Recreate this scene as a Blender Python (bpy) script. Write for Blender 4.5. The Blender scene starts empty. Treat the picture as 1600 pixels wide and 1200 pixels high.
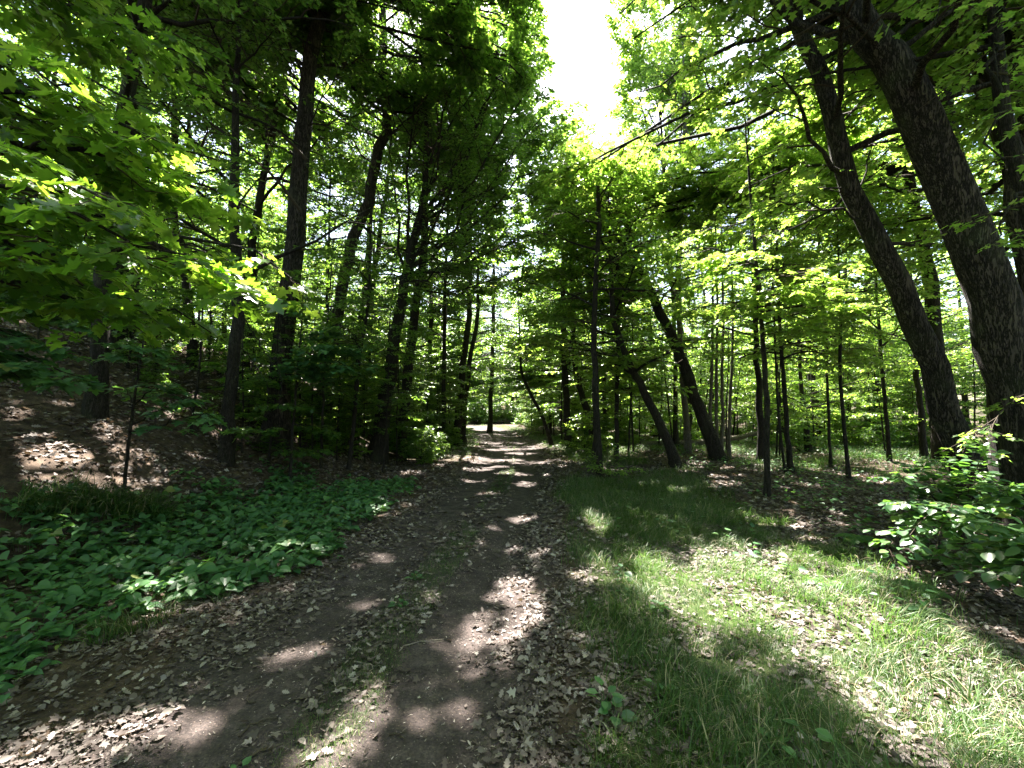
import bpy, math, random
import numpy as np
from mathutils import Vector

random.seed(7)
RNG = np.random.default_rng(11)
S = bpy.context.scene
C = S.collection
rad = math.radians

# ------------------------------------------------------------------ camera
CAMZ, F, PITCH = 1.6, 671.0, rad(3.41)
cam = bpy.data.cameras.new('camera')
cam.sensor_width = 36.0
cam.lens = 36.0 * F / 1600.0
cam.clip_start = 0.05
cam.clip_end = 500.0
camo = bpy.data.objects.new('camera', cam)
camo.location = (0, 0, CAMZ)
camo.rotation_euler = (math.pi / 2 + PITCH, 0, 0)
C.objects.link(camo)
S.camera = camo

# ------------------------------------------------------------------ sky, sun, exposure
SUN_EL, SUN_AZ = 60.0, -3.0            # azimuth clockwise from the way the track runs
sv = Vector((math.sin(rad(SUN_AZ)) * math.cos(rad(SUN_EL)), math.cos(rad(SUN_AZ)) * math.cos(rad(SUN_EL)), math.sin(rad(SUN_EL))))
SV = np.array(sv)
W = bpy.data.worlds.new('World')
S.world = W
W.use_nodes = True
nt = W.node_tree
sky = nt.nodes.new('ShaderNodeTexSky')
sky.sky_type = 'NISHITA'
sky.sun_disc = False
sky.sun_elevation = rad(SUN_EL)
sky.sun_rotation = rad(SUN_AZ)
sky.dust_density = 2.5
sky.air_density = 1.2
nt.links.new(sky.outputs[0], nt.nodes['Background'].inputs[0])
nt.nodes['Background'].inputs[1].default_value = 0.05
sun = bpy.data.lights.new('sun', 'SUN')
sun.energy = 5.0
sun.angle = rad(0.53)
sun.color = (1.0, 0.94, 0.85)
suno = bpy.data.objects.new('sun', sun)
suno.rotation_euler = sv.to_track_quat('Z', 'Y').to_euler()
C.objects.link(suno)
S.view_settings.view_transform = 'Standard'
S.view_settings.look = 'None'
S.view_settings.gamma = 1
S.view_settings.use_curve_mapping = False
S.view_settings.exposure = 3.62
S.render.engine = 'CYCLES'
cy = S.cycles
cy.max_bounces = 10
cy.diffuse_bounces = 8
cy.glossy_bounces = 2
cy.transmission_bounces = 5
cy.transparent_max_bounces = 4
cy.sample_clamp_indirect = 6
cy.use_denoising = True
cy.use_adaptive_sampling = False
cy.adaptive_threshold = 0.02


# ------------------------------------------------------------------ numbers
def smooth(a, b, x):
    t = np.clip((x - a) / (b - a), 0, 1)
    return t * t * (3 - 2 * t)


def hash2(ix, iy, seed):
    n = (ix.astype(np.int64) * 374761393 + iy.astype(np.int64) * 668265263 + seed * 974711) & 0xffffffff
    n = ((n ^ (n >> 13)) * 1274126177) & 0xffffffff
    n = (n ^ (n >> 16)) & 0xffffffff
    return n / 4294967295.0


def noise2(x, y, seed=0):
    x = np.asarray(x, float); y = np.asarray(y, float)
    ix, iy = np.floor(x), np.floor(y)
    fx, fy = x - ix, y - iy
    fx = fx * fx * (3 - 2 * fx); fy = fy * fy * (3 - 2 * fy)
    a, b = hash2(ix, iy, seed), hash2(ix + 1, iy, seed)
    c, d = hash2(ix, iy + 1, seed), hash2(ix + 1, iy + 1, seed)
    return (a * (1 - fx) + b * fx) * (1 - fy) + (c * (1 - fx) + d * fx) * fy


def fbm(x, y, seed=0, oct=4):
    s, a, t = 0, 0.5, 0
    for o in range(oct):
        s = s + a * noise2(np.asarray(x) * 2 ** o, np.asarray(y) * 2 ** o, seed + o)
        t += a; a *= 0.5
    return s / t


CXY = np.array([[-30, -1.2], [0, -1.05], [3, -0.98], [5, -0.78], [7, -0.5], [10, -0.25], [14, -0.05], [18, 0.03], [23, -0.35],
                [28, -0.95], [33, -1.5], [38, -2.3], [43, -3.7], [46, -6.5], [50, -13], [56, -24], [70, -48], [140, -150]])


def track_x(y):
    return np.interp(y, CXY[:, 0], CXY[:, 1])


def halfw(y):
    return np.interp(y, [0, 3, 7, 18, 30, 45, 55], [1.25, 1.22, 1.15, 1.45, 1.5, 2.3, 3.0])


def ground_h(x, y, micro=True):
    x = np.asarray(x, float); y = np.asarray(y, float)
    u = x - track_x(y)
    d = np.maximum(-u - 3.3, 0)
    hill = 4.8 * (1 - np.exp(-(d / 5.8) ** 1.35)) * (1 - smooth(30, 50, y))
    big = (fbm(x * 0.22, y * 0.22, 3) - 0.5) * 0.5 * smooth(2.5, 7, np.abs(u))
    h = hill + big + 0.06 * smooth(30, 44, y) * 0
    w = halfw(y)
    h = h - 0.07 * (1 - smooth(w * 0.75, w * 1.25, np.abs(u)))
    if micro:
        for c in (-0.62, 0.62):
            h = h - 0.035 * np.exp(-((u - c) / 0.27) ** 2)
        h = h + (fbm(x * 1.6, y * 1.6, 9) - 0.5) * 0.09 * smooth(0.4, 1.6, np.abs(u))
        fade = smooth(-6.9, -6.2, x) * (1 - smooth(6.2, 6.9, x)) * (1 - smooth(12.5, 13.8, y)) * smooth(0.6, 1.2, y)
        h = h + fade * (fbm(x * 9, y * 9, 21) - 0.5) * (0.016 + 0.014 * smooth(0.8, 1.4, np.abs(u)))
    return h


CT, ST = math.cos(PITCH), math.sin(PITCH)


def at(px, py, Y):
    """world point at depth Y for a direction measured on the photograph"""
    rx, ry, rz = (px - 800) / F, CT - (600 - py) / F * ST, ST + (600 - py) / F * CT
    t = Y / ry
    return np.array([rx * t, Y, CAMZ + rz * t])


def onground(px, py):
    rx, ry, rz = (px - 800) / F, CT - (600 - py) / F * ST, ST + (600 - py) / F * CT
    t = -CAMZ / rz
    return rx * t, ry * t


def hit_ground(px, py):
    rd = np.array([(px - 800) / F, CT - (600 - py) / F * ST, ST + (600 - py) / F * CT])
    tt = np.arange(1.0, 40, .02)
    Pm = rd[None] * tt[:, None] + np.array([0, 0, CAMZ])
    i = int(np.argmax(Pm[:, 2] < ground_h(Pm[:, 0], Pm[:, 1], False)))
    return Pm[i, 0], Pm[i, 1]


def project(P):
    x, y, z = P[:, 0], P[:, 1], P[:, 2] - CAMZ
    d = y * CT + z * ST
    up = -y * ST + z * CT
    d = np.where(d < 0.05, 0.05, d)
    return 800 + F * x / d, 600 - F * up / d, y * CT + z * ST


# patches of ground the sun reaches through gaps in the crowns: x, y, rx, ry, strength
SPOTS = []
for (px, py, rx, ry) in [(300, 1090, 60, 30), (200, 1115, 80, 30), (100, 1150, 110, 30), (30, 1190, 100, 22), (465, 998, 52, 20), (752, 943, 30, 13), (742, 976, 44, 17), (822, 938, 34, 34),
                         (800, 975, 34, 18), (718, 1070, 24, 18), (799, 846, 15, 7), (806, 895, 42, 11), (790, 915, 20, 8), (574, 921, 26, 12),
                         (597, 858, 20, 6), (220, 932, 60, 14), (250, 962, 40, 16), (432, 880, 22, 11), (300, 905, 22, 8), (20, 1000, 26, 14),
                         (930, 818, 16, 22), (905, 900, 20, 8), (575, 1065, 30, 25), (490, 1150, 40, 22), (520, 1180, 50, 12), (560, 1110, 18, 16), (960, 1160, 25, 20),
                         (812, 800, 26, 6), (770, 815, 20, 4), (640, 790, 24, 3), (840, 860, 20, 6), (790, 1190, 60, 8), (800, 735, 40, 3), (790, 715, 30, 2), (820, 750, 24, 3), (740, 745, 30, 3), (760, 765, 26, 3), (810, 705, 30, 2), (780, 725, 22, 2), (1010, 760, 24, 4), (1060, 770, 26, 4), (370, 935, 16, 7), (940, 890, 18, 7)]:
    x, y = onground(px, py)
    x2, _ = onground(px + rx, py)
    _, y2 = onground(px, py - ry)
    SPOTS.append((x, y, abs(x2 - x) * .72, abs(y2 - y) * .72, 0.0))
for (px, py, rx, ry) in [(60, 700, 60, 14), (20, 640, 30, 8), (130, 730, 40, 8), (180, 690, 30, 8), (260, 640, 24, 6), (200, 745, 26, 5), (360, 690, 34, 9), (30, 585, 22, 6), (90, 630, 16, 6),
                         (240, 720, 18, 5), (300, 760, 22, 4), (150, 660, 22, 6), (480, 700, 22, 6), (520, 735, 30, 4), (420, 725, 16, 4), (60, 760, 40, 4), (560, 690, 14, 4), (160, 520, 20, 4)]:
    rd = np.array([(px - 800) / F, CT - (600 - py) / F * ST, ST + (600 - py) / F * CT])
    tt = np.arange(1.0, 40, .02)
    Pm = rd[None] * tt[:, None] + np.array([0, 0, CAMZ])
    hit = np.argmax(Pm[:, 2] < ground_h(Pm[:, 0], Pm[:, 1], False))
    if hit > 0:
        q = Pm[hit]
        SPOTS.append((q[0], q[1], rx / F * q[1], max(ry / F * q[1] * 2.2, .12), q[2]))
for (a0, a1, b0, b1, n_, r0_, r1_) in [(-11, -4.6, 4, 15, 75, .04, .18), (3.6, 13, 8.5, 17, 90, .06, .35), (-3, 3, 10, 20, 60, .06, .3), (-5, -1.9, 2, 9, 14, .04, .1), (3.4, 7, 3, 8.5, 26, .04, .14), (-2.2, .2, 1.5, 7, 8, .04, .09)]:
    for _ in range(n_):
        x, y, r = random.uniform(a0, a1), random.uniform(b0, b1), random.uniform(r0_, r1_)
        SPOTS.append((x, y, r, r * random.uniform(.6, 1.6), float(ground_h(x, y, False))))
for _ in range(44):
    q = at(random.uniform(300, 880), random.uniform(-20, 400), random.uniform(9, 15))
    g_ = q[:2] - SV[:2] / SV[2] * q[2]
    if not (-3.8 < g_[0] < 2.2 and .5 < g_[1] < 10):
        SPOTS.append((q[0], q[1], random.uniform(.15, .5), random.uniform(.15, .5), q[2]))
for _ in range(10):
    q = at(random.uniform(1080, 1560), random.uniform(-20, 300), random.uniform(6, 10))
    SPOTS.append((q[0], q[1], random.uniform(.12, .35), random.uniform(.12, .35), q[2]))
for (px, py, Y, r_) in [(1450, 745, 4.8, .1), (1400, 790, 4.6, .07), (1485, 805, 4.4, .06), (1520, 770, 4.6, .08), (1425, 840, 4.3, .05), (1500, 735, 5.0, .08),
                        (1540, 900, 3.4, .08), (1580, 830, 3.6, .09), (1130, 400, 7, .5), (1190, 430, 6.9, .45), (1330, 430, 6.4, .4), (1280, 360, 6.6, .4), (1400, 380, 6.2, .25), (1340, 480, 6.8, .3), (130, 270, 2.4, .14), (340, 400, 2.9, .16), (440, 460, 3.0, .2), (60, 180, 2.4, .14), (260, 300, 3.2, .16), (1465, 690, 6.4, .12), (630, 585, 8, .2), (300, 650, 5.2, .08), (170, 900, 4.2, .1)]:
    q = at(px, py, Y)
    SPOTS.append((q[0], q[1], r_, r_ * 1.2, q[2]))
BRIGHT = [(1.7, 4.25), (2.05, 4.0), (2.0, 3.45), (2.0, 3.1), (1.85, 2.5), (1.8, 1.2), (3.2, 1.2), (3.15, 2.6), (3.0, 3.3), (3.0, 4.0), (3.0, 4.8), (2.65, 5.2), (2.25, 5.0), (1.8, 4.45)]


def in_poly(x, y, poly):
    inside = np.zeros(x.shape, bool)
    n = len(poly)
    for i in range(n):
        x1, y1 = poly[i]; x2, y2 = poly[(i + 1) % n]
        c = ((y1 > y) != (y2 > y))
        xi = (x2 - x1) * (y - y1) / ((y2 - y1) if y2 != y1 else 1e-9) + x1
        inside ^= c & (x < xi)
    return inside


SKYGAP = [(855, -60), (848, 0), (852, 60), (872, 95), (868, 135), (905, 152), (935, 160), (962, 120), (952, 60), (935, 20), (945, -60)]


TRUNKS = [([(1640, 760), (1600, 640), (1545, 450), (1470, 250), (1400, 110), (1330, 0)], 62, 5.7, .1),
          ([(1520, 760), (1500, 700), (1450, 560), (1400, 430), (1345, 330), (1310, 210), (1265, 80), (1245, 0)], 38, 6.8, .12),
          ([(428, 560), (456, 420), (466, 300), (474, 200), (482, 110), (500, 20)], 30, 9.6, .25),
          ([(545, 400), (562, 350), (575, 315), (588, 250), (606, 190)], 20, 12.4, .4),
          ([(588, 700), (600, 630), (615, 550), (628, 470), (640, 400)], 20, 12.6, .35)]


def keep_mask(P):
    """which leaves of a crown stay: open sky over the track, light shafts down to the sunny patches, clear track"""
    n = len(P)
    r = RNG.random(n)
    keep = np.ones(n, bool)
    px, py, d = project(P)
    infront = d > 0.3
    j = 9 * (noise2(px * 0.06, py * 0.06, 5) - .5) * 4
    gap = infront & in_poly(px + j, py + j * .6, SKYGAP) & (d > 3)
    keep &= ~gap
    soft = 0.3 * (1 - smooth(60, 230, np.abs(px - 1000) + 0)) * (1 - smooth(130, 330, py))
    soft = np.where((px > 930) & (py > -15), soft, 0) * smooth(0.38, 0.62, fbm(px * .018, py * .018, 44))
    keep &= ~(infront & (d > 3) & (r < soft * 1.15))
    # the leaf layers leave the big trunks mostly in view from the track
    for line, wd, dep, kp in TRUNKS:
        xl = np.interp(-py, [-q[1] for q in line], [q[0] for q in line])
        near = infront & (d < dep) & (np.abs(px - xl) < wd) & (py < line[0][1]) & (py > -20)
        lay = smooth(.52, .6, fbm(px * .006, py * .03, 61))
        keep &= ~(near & (RNG.random(n) > kp + (1 - kp) * lay * .8))
    # light shafts
    k = P[:, 2] / SV[2]
    gx, gy = P[:, 0] - SV[0] * k, P[:, 1] - SV[1] * k
    hi = P[:, 2] > 1.2
    for (x, y, a, b, z0) in SPOTS:
        hx, hy = gx + SV[0] / SV[2] * z0, gy + SV[1] / SV[2] * z0
        keep &= ~(hi & (P[:, 2] > z0 + .5) & (((hx - x) / (a + .04)) ** 2 + ((hy - y) / (b + .04)) ** 2 < 1.0))
    jx = (fbm(gx * 1.7, gy * 1.7, 71) - .5) * .35
    jy = (fbm(gx * 1.7, gy * 1.7, 72) - .5) * .35
    keep &= ~(hi & in_poly(gx + jx, gy + jy, BRIGHT))
    # track corridor
    u = np.abs(P[:, 0] - track_x(P[:, 1]))
    keep &= ~((u < 1.5 + 0.25 * P[:, 2]) & (P[:, 2] < np.where(P[:, 1] > 24, 2.5, 3.2)) & (P[:, 1] > 5) & (P[:, 1] < 44))
    keep &= ~((np.linalg.norm(P - np.array([0, 0, CAMZ]), axis=1) < 1.7))
    return keep


# ------------------------------------------------------------------ mesh helpers
def mesh_from(name, verts, loops, starts, mat, rnd=None, smooth_shade=False, attrs=None):
    me = bpy.data.meshes.new(name)
    nv = len(verts)
    me.vertices.add(nv)
    me.vertices.foreach_set('co', np.ascontiguousarray(verts, dtype=np.float32).ravel())
    me.loops.add(len(loops))
    me.loops.foreach_set('vertex_index', np.ascontiguousarray(loops, dtype=np.int32))
    me.polygons.add(len(starts))
    me.polygons.foreach_set('loop_start', np.ascontiguousarray(starts, dtype=np.int32))
    if smooth_shade:
        me.polygons.foreach_set('use_smooth', np.ones(len(starts), bool))
    me.update(calc_edges=True)
    if rnd is not None:
        a = me.attributes.new('rnd', 'FLOAT', 'FACE')
        a.data.foreach_set('value', np.ascontiguousarray(rnd, dtype=np.float32))
    for k, v in (attrs or {}).items():
        a = me.attributes.new(k, 'FLOAT', 'POINT')
        a.data.foreach_set('value', np.ascontiguousarray(v, dtype=np.float32))
    me.materials.append(mat)
    return me


class Build:
    """collects pieces and turns them into one mesh"""
    def __init__(s):
        s.v, s.l, s.c, s.r, s.n = [], [], [], [], 0

    def add(s, verts, loops, counts, rnd=None):
        s.v.append(verts); s.l.append(np.asarray(loops) + s.n); s.c.append(np.asarray(counts))
        s.r.append(np.zeros(len(counts)) if rnd is None else rnd)
        s.n += len(verts)

    def mesh(s, name, mat, smooth_shade=False):
        c = np.concatenate(s.c)
        starts = np.concatenate([[0], np.cumsum(c)[:-1]])
        return mesh_from(name, np.concatenate(s.v), np.concatenate(s.l), starts, mat, np.concatenate(s.r), smooth_shade)


def nrm(a):
    return a / (np.linalg.norm(a, axis=-1, keepdims=True) + 1e-9)


def tubes(B, P, R, k=5):
    """P (n,m,3) centre lines, R (n,m) radii"""
    n, m, _ = P.shape
    T = np.empty_like(P)
    T[:, 1:-1] = P[:, 2:] - P[:, :-2]
    T[:, 0] = P[:, 1] - P[:, 0]
    T[:, -1] = P[:, -1] - P[:, -2]
    T = nrm(T)
    ref = np.where(np.abs(T[:, :1, 2:3]) > 0.8, np.array([1.0, 0, 0]), np.array([0, 0, 1.0]))
    ref = np.broadcast_to(ref, T.shape)
    A = nrm(np.cross(T, ref)); Bn = np.cross(T, A)
    ang = np.arange(k) * 2 * np.pi / k
    ring = A[:, :, None, :] * np.cos(ang)[None, None, :, None] + Bn[:, :, None, :] * np.sin(ang)[None, None, :, None]
    Rr = R[:, :, None, None] if R.ndim == 2 else R[:, :, :, None]
    V = P[:, :, None, :] + ring * Rr
    idx = np.arange(n * m * k).reshape(n, m, k)
    a = idx[:, :-1, :]; b = np.roll(idx, -1, 2)[:, :-1, :]; c = np.roll(idx, -1, 2)[:, 1:, :]; d = idx[:, 1:, :]
    q = np.stack([a, b, c, d], -1).reshape(-1, 4)
    B.add(V.reshape(-1, 3), q.ravel(), np.full(len(q), 4))


def half_leaf(outline, fold=0.18, curl=0.0):
    """outline: one half from base to tip as (x, y); returns verts, faces of the folded leaf"""
    o = np.array(outline, float)
    up = np.c_[o, fold * o[:, 1] - curl * o[:, 0] ** 2]
    dn = np.c_[o[:, 0], -o[:, 1], fold * o[:, 1] - curl * o[:, 0] ** 2]
    n = len(o)
    verts = np.vstack([up, dn[1:-1]])
    f1 = list(range(n))[::-1]
    f2 = [0] + list(range(n, n + n - 2)) + [n - 1]
    return verts, [f1, f2]


OVATE = half_leaf([(0, 0), (.25, .27), (.6, .25), (1, 0)], .2, .12)
MAPLE_S = half_leaf([(.05, 0), (-.02, .28), (.16, .5), (.3, .2), (.62, .44), (.66, .16), (1, 0)], .15, .1)
MAPLE = half_leaf([(.08, 0), (-.03, .12), (-.06, .34), (.06, .3), (.14, .5), (.24, .44), (.33, .22), (.47, .36), (.52, .54), (.64, .46), (.66, .34), (.6, .15),
                   (.76, .2), (.82, .13), (1, 0)], .14, .16)
HEART = half_leaf([(.06, 0), (-.08, .16), (-.02, .36), (.2, .46), (.45, .4), (.72, .22), (1, 0)], .22, .22)
ROUND = half_leaf([(0, 0), (.1, .3), (.38, .42), (.7, .3), (1, 0)], .16, .15)
OAK = half_leaf([(0, 0), (.1, .06), (.2, .2), (.3, .1), (.42, .3), (.52, .14), (.66, .3), (.74, .14), (.86, .16), (1, 0)], .3, -.25)
OAK2 = half_leaf([(0, 0), (.1, .1), (.2, .26), (.32, .13), (.5, .34), (.6, .15), (.8, .2), (1, 0)], -.35, .3)
NEEDLE = half_leaf([(0, 0), (.15, .1), (.8, .1), (1, 0)], .1, .15)


def leaves(B, tmpl, P, X, N, size, rnd):
    """scatter a leaf template: P positions, X leaf direction, N face normal"""
    v, f = tmpl
    n, k = len(P), len(v)
    if n == 0:
        return
    X = nrm(X)
    Y = nrm(np.cross(N, X))
    Z = np.cross(X, Y)
    s = size[:, None, None]
    V = P[:, None, :] + s * (v[None, :, 0:1] * X[:, None, :] + v[None, :, 1:2] * Y[:, None, :] + v[None, :, 2:3] * Z[:, None, :])
    flat = np.concatenate([np.array(q) for q in f])
    cnt = np.array([len(q) for q in f])
    L = (np.arange(n)[:, None] * k + flat[None, :]).ravel()
    B.add(V.reshape(-1, 3), L, np.tile(cnt, n), np.repeat(rnd, len(f)))


def interp_poly(P, t):
    """P (n,m,3), t (n,c) -> points (n,c,3), tangents"""
    n, m, _ = P.shape
    s = np.clip(t, 0, .9999) * (m - 1)
    i = s.astype(int)
    f = (s - i)[..., None]
    r = np.arange(n)[:, None]
    a, b = P[r, i], P[r, i + 1]
    return a * (1 - f) + b * f, nrm(b - a)


def spawn(P, R, nc, t0, t1, length, ang, vert, droop, mc, rmax, wob=0.06):
    """children branches along parent lines"""
    n = len(P)
    t = t0 + (t1 - t0) * (np.arange(nc)[None, :] + RNG.random((n, nc)) * .9) / nc
    p, T = interp_poly(P, t)
    rp = interp_poly(np.repeat(R[:, :, None], 3, 2), t)[0][..., 0]
    perp = nrm(np.cross(T, np.array([0, 0, 1.0])) + RNG.normal(0, .02, T.shape))
    side = np.where((np.arange(nc)[None, :] + RNG.integers(0, 2, (n, 1))) % 2 == 0, 1.0, -1.0)[..., None]
    a = rad(ang) * (0.75 + .5 * RNG.random((n, nc, 1)))
    D = T * np.cos(a) + perp * side * np.sin(a)
    D[..., 2] += RNG.normal(0, vert, (n, nc))
    D = nrm(D)
    L = length * (1 - .5 * (t - t0) / max(t1 - t0, .01)) * (.65 + .6 * RNG.random((n, nc)))
    p, D, L, rp = p.reshape(-1, 3), D.reshape(-1, 3), L.reshape(-1), rp.reshape(-1)
    s = np.linspace(0, 1, mc)
    Q = p[:, None, :] + D[:, None, :] * (L[:, None] * s[None, :])[..., None]
    Q[..., 2] -= droop * L[:, None] * s[None, :] ** 2
    w = RNG.normal(0, 1, (len(p), mc, 3)) * (wob * L)[:, None, None] * s[None, :, None]
    Q = Q + w
    r0 = np.minimum(rp * .75, rmax)
    RR = r0[:, None] * (1 - .7 * s[None, :])
    return Q, RR


LEAF = 1.0


def leafy(B, tmpl, P, per, size, tilt=.35, spread=50, t0=.1, cull=True, lat=.0, off=None):
    n = len(P)
    t = t0 + (1 - t0) * (np.arange(per)[None, :] + RNG.random((n, per))) / per
    p, T = interp_poly(P, t)
    side = np.where((np.arange(per)[None, :] + RNG.integers(0, 2, (n, 1))) % 2 == 0, 1.0, -1.0)[..., None]
    perp = nrm(np.cross(T, np.array([0, 0, 1.0])) + 1e-4)
    a = rad(spread) * (.5 + RNG.random((n, per, 1)))
    X = T * np.cos(a) + perp * side * np.sin(a)
    X[..., 2] -= .15 + RNG.normal(0, .18, (n, per))
    N = np.zeros((n, per, 3)); N[..., 2] = 1
    N += RNG.normal(0, tilt, N.shape)
    p = p + nrm(X) * .03 + RNG.normal(0, lat, p.shape) * 1.0
    p, X, N = p.reshape(-1, 3), X.reshape(-1, 3), N.reshape(-1, 3)
    k = keep_mask(p + (0 if off is None else off)) if cull else np.ones(len(p), bool)
    p, X, N = p[k], X[k], N[k]
    sz = size * LEAF * (.55 + .7 * RNG.random(len(p)))
    leaves(B, tmpl, p, X, N, sz, RNG.random(len(p)))


# ------------------------------------------------------------------ materials
def mat(name):
    m = bpy.data.materials.new(name)
    m.use_nodes = True
    for n in list(m.node_tree.nodes):
        m.node_tree.nodes.remove(n)
    out = m.node_tree.nodes.new('ShaderNodeOutputMaterial')
    return m, m.node_tree, out


def node(t, kind, **kw):
    n = t.nodes.new(kind)
    for k, v in kw.items():
        if k.startswith('i_'):
            key = k[2:]
            n.inputs[int(key) if key.isdigit() else key.replace('_', ' ')].default_value = v
        else:
            setattr(n, k, v)
    return n


def ramp(t, fac, stops):
    r = t.nodes.new('ShaderNodeValToRGB')
    e = r.color_ramp.elements
    while len(e) < len(stops):
        e.new(.5)
    for i, (p, c) in enumerate(stops):
        e[i].position = p; e[i].color = (*c, 1)
    if fac is not None:
        t.links.new(fac, r.inputs[0])
    return r.outputs[0]


def leaf_mat(name, cols, trans, tw=.5, rough=.34, spec=.6):
    m, t, out = mat(name)
    at_ = node(t, 'ShaderNodeAttribute', attribute_name='rnd')
    c1 = ramp(t, at_.outputs['Fac'], cols)
    c2 = ramp(t, at_.outputs['Fac'], trans)
    pb = node(t, 'ShaderNodeBsdfPrincipled', i_Roughness=rough)
    pb.inputs['Specular IOR Level'].default_value = spec
    t.links.new(c1, pb.inputs['Base Color'])
    tr = node(t, 'ShaderNodeBsdfTranslucent')
    t.links.new(c2, tr.inputs[0])
    mx = node(t, 'ShaderNodeMixShader', i_0=tw)
    t.links.new(pb.outputs[0], mx.inputs[1]); t.links.new(tr.outputs[0], mx.inputs[2])
    t.links.new(mx.outputs[0], out.inputs[0])
    return m


M = {}
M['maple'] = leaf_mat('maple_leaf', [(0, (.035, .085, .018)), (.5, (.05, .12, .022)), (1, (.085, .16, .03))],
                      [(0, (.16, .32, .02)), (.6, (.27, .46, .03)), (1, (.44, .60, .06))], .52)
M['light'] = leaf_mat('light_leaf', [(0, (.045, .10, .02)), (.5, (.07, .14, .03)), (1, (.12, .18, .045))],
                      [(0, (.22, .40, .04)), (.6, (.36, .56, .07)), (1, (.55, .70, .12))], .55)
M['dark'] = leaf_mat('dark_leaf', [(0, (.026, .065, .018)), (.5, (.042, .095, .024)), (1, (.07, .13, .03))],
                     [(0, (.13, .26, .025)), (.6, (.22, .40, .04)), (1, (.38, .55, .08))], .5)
M['conifer'] = leaf_mat('conifer_needle', [(0, (.014, .035, .014)), (.6, (.025, .055, .02)), (1, (.05, .07, .03))],
                        [(0, (.03, .07, .015)), (1, (.06, .11, .02))], .25, .5)
M['cover'] = leaf_mat('ground_cover_leaf', [(0, (.03, .085, .03)), (.55, (.05, .13, .045)), (.975, (.075, .16, .05)), (1, (.17, .18, .05))],
                      [(0, (.08, .2, .03)), (1, (.18, .38, .05))], .3, .45, .4)
M['shrub'] = leaf_mat('shrub_leaf', [(0, (.022, .06, .022)), (.6, (.04, .09, .035)), (.96, (.08, .16, .04)), (1, (.25, .25, .06))],
                      [(0, (.08, .2, .02)), (1, (.2, .4, .05))], .35, .33, .6)
M['grass'] = leaf_mat('grass_blade', [(0, (.02, .048, .010)), (.6, (.04, .085, .018)), (.82, (.065, .11, .028)), (.86, (.18, .15, .085)), (1, (.34, .30, .19))],
                      [(0, (.06, .16, .02)), (1, (.16, .27, .05))], .35, .5, .3)
M['fern'] = leaf_mat('fern_frond', [(0, (.04, .10, .02)), (1, (.08, .16, .04))], [(0, (.12, .3, .03)), (1, (.22, .42, .05))], .4, .5)
M['litter'] = leaf_mat('dead_leaf', [(0, (.03, .023, .019)), (.3, (.07, .054, .048)), (.6, (.145, .117, .104)), (.85, (.27, .23, .208)), (1, (.44, .39, .36))],
                       [(0, (.08, .05, .02)), (1, (.25, .17, .10))], .15, .6, .25)


def bark_mat(name, c0, c1, scale=9.0, depth=.6, moss=0.0):
    m, t, out = mat(name)
    tc = node(t, 'ShaderNodeTexCoord')
    mp = node(t, 'ShaderNodeMapping')
    mp.inputs['Scale'].default_value = (1, 1, .16)
    t.links.new(tc.outputs['Object'], mp.inputs[0])
    n1 = node(t, 'ShaderNodeTexNoise', i_Scale=scale * 2.2, i_Detail=6.0, i_Roughness=.6)
    t.links.new(mp.outputs[0], n1.inputs['Vector'])
    ad = node(t, 'ShaderNodeMixRGB', blend_type='ADD', i_0=.35)
    t.links.new(mp.outputs[0], ad.inputs[1]); t.links.new(n1.outputs['Color'], ad.inputs[2])
    vo = node(t, 'ShaderNodeTexVoronoi', feature='DISTANCE_TO_EDGE', i_Scale=scale * 1.7)
    t.links.new(ad.outputs[0], vo.inputs['Vector'])
    mr = node(t, 'ShaderNodeMapRange', i_1=-.01, i_2=.2)
    t.links.new(vo.outputs['Distance'], mr.inputs[0])
    mu = node(t, 'ShaderNodeMath', operation='MULTIPLY')
    t.links.new(mr.outputs[0], mu.inputs[0]); t.links.new(n1.outputs['Fac'], mu.inputs[1])
    col = ramp(t, mu.outputs[0], [(.12, c0), (.34, tuple((a + b) / 2 for a, b in zip(c0, c1))), (.62, c1)])
    n2 = node(t, 'ShaderNodeTexNoise', i_Scale=1.6, i_Detail=5.0)
    t.links.new(tc.outputs['Object'], n2.inputs['Vector'])
    ms = ramp(t, n2.outputs['Fac'], [(.55, (0, 0, 0)), (.72, (moss, moss, moss))])
    mc = node(t, 'ShaderNodeMixRGB', i_2=(.07, .085, .04, 1))
    t.links.new(ms, mc.inputs[0]); t.links.new(col, mc.inputs[1])
    pb = node(t, 'ShaderNodeBsdfPrincipled', i_Roughness=.9)
    pb.inputs['Specular IOR Level'].default_value = .2
    t.links.new(mc.outputs[0], pb.inputs['Base Color'])
    bp = node(t, 'ShaderNodeBump', i_Strength=depth, i_Distance=.05)
    t.links.new(mu.outputs[0], bp.inputs['Height'])
    t.links.new(bp.outputs[0], pb.inputs['Normal'])
    t.links.new(pb.outputs[0], out.inputs[0])
    return m


M['bark'] = bark_mat('furrowed_bark', (.012, .010, .008), (.085, .069, .057), 8, 1.0, .5)
M['bark_dark'] = bark_mat('dark_bark', (.011, .009, .007), (.05, .042, .035), 10, .8, .4)
M['bark_grey'] = bark_mat('grey_bark', (.05, .042, .034), (.17, .15, .12), 14, .4, .5)
M['twig'] = bark_mat('twig_bark', (.03, .022, .016), (.09, .07, .05), 20, .2)
M['dead_twig'] = bark_mat('dead_twig', (.14, .11, .09), (.36, .31, .27), 20, .2)


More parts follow.
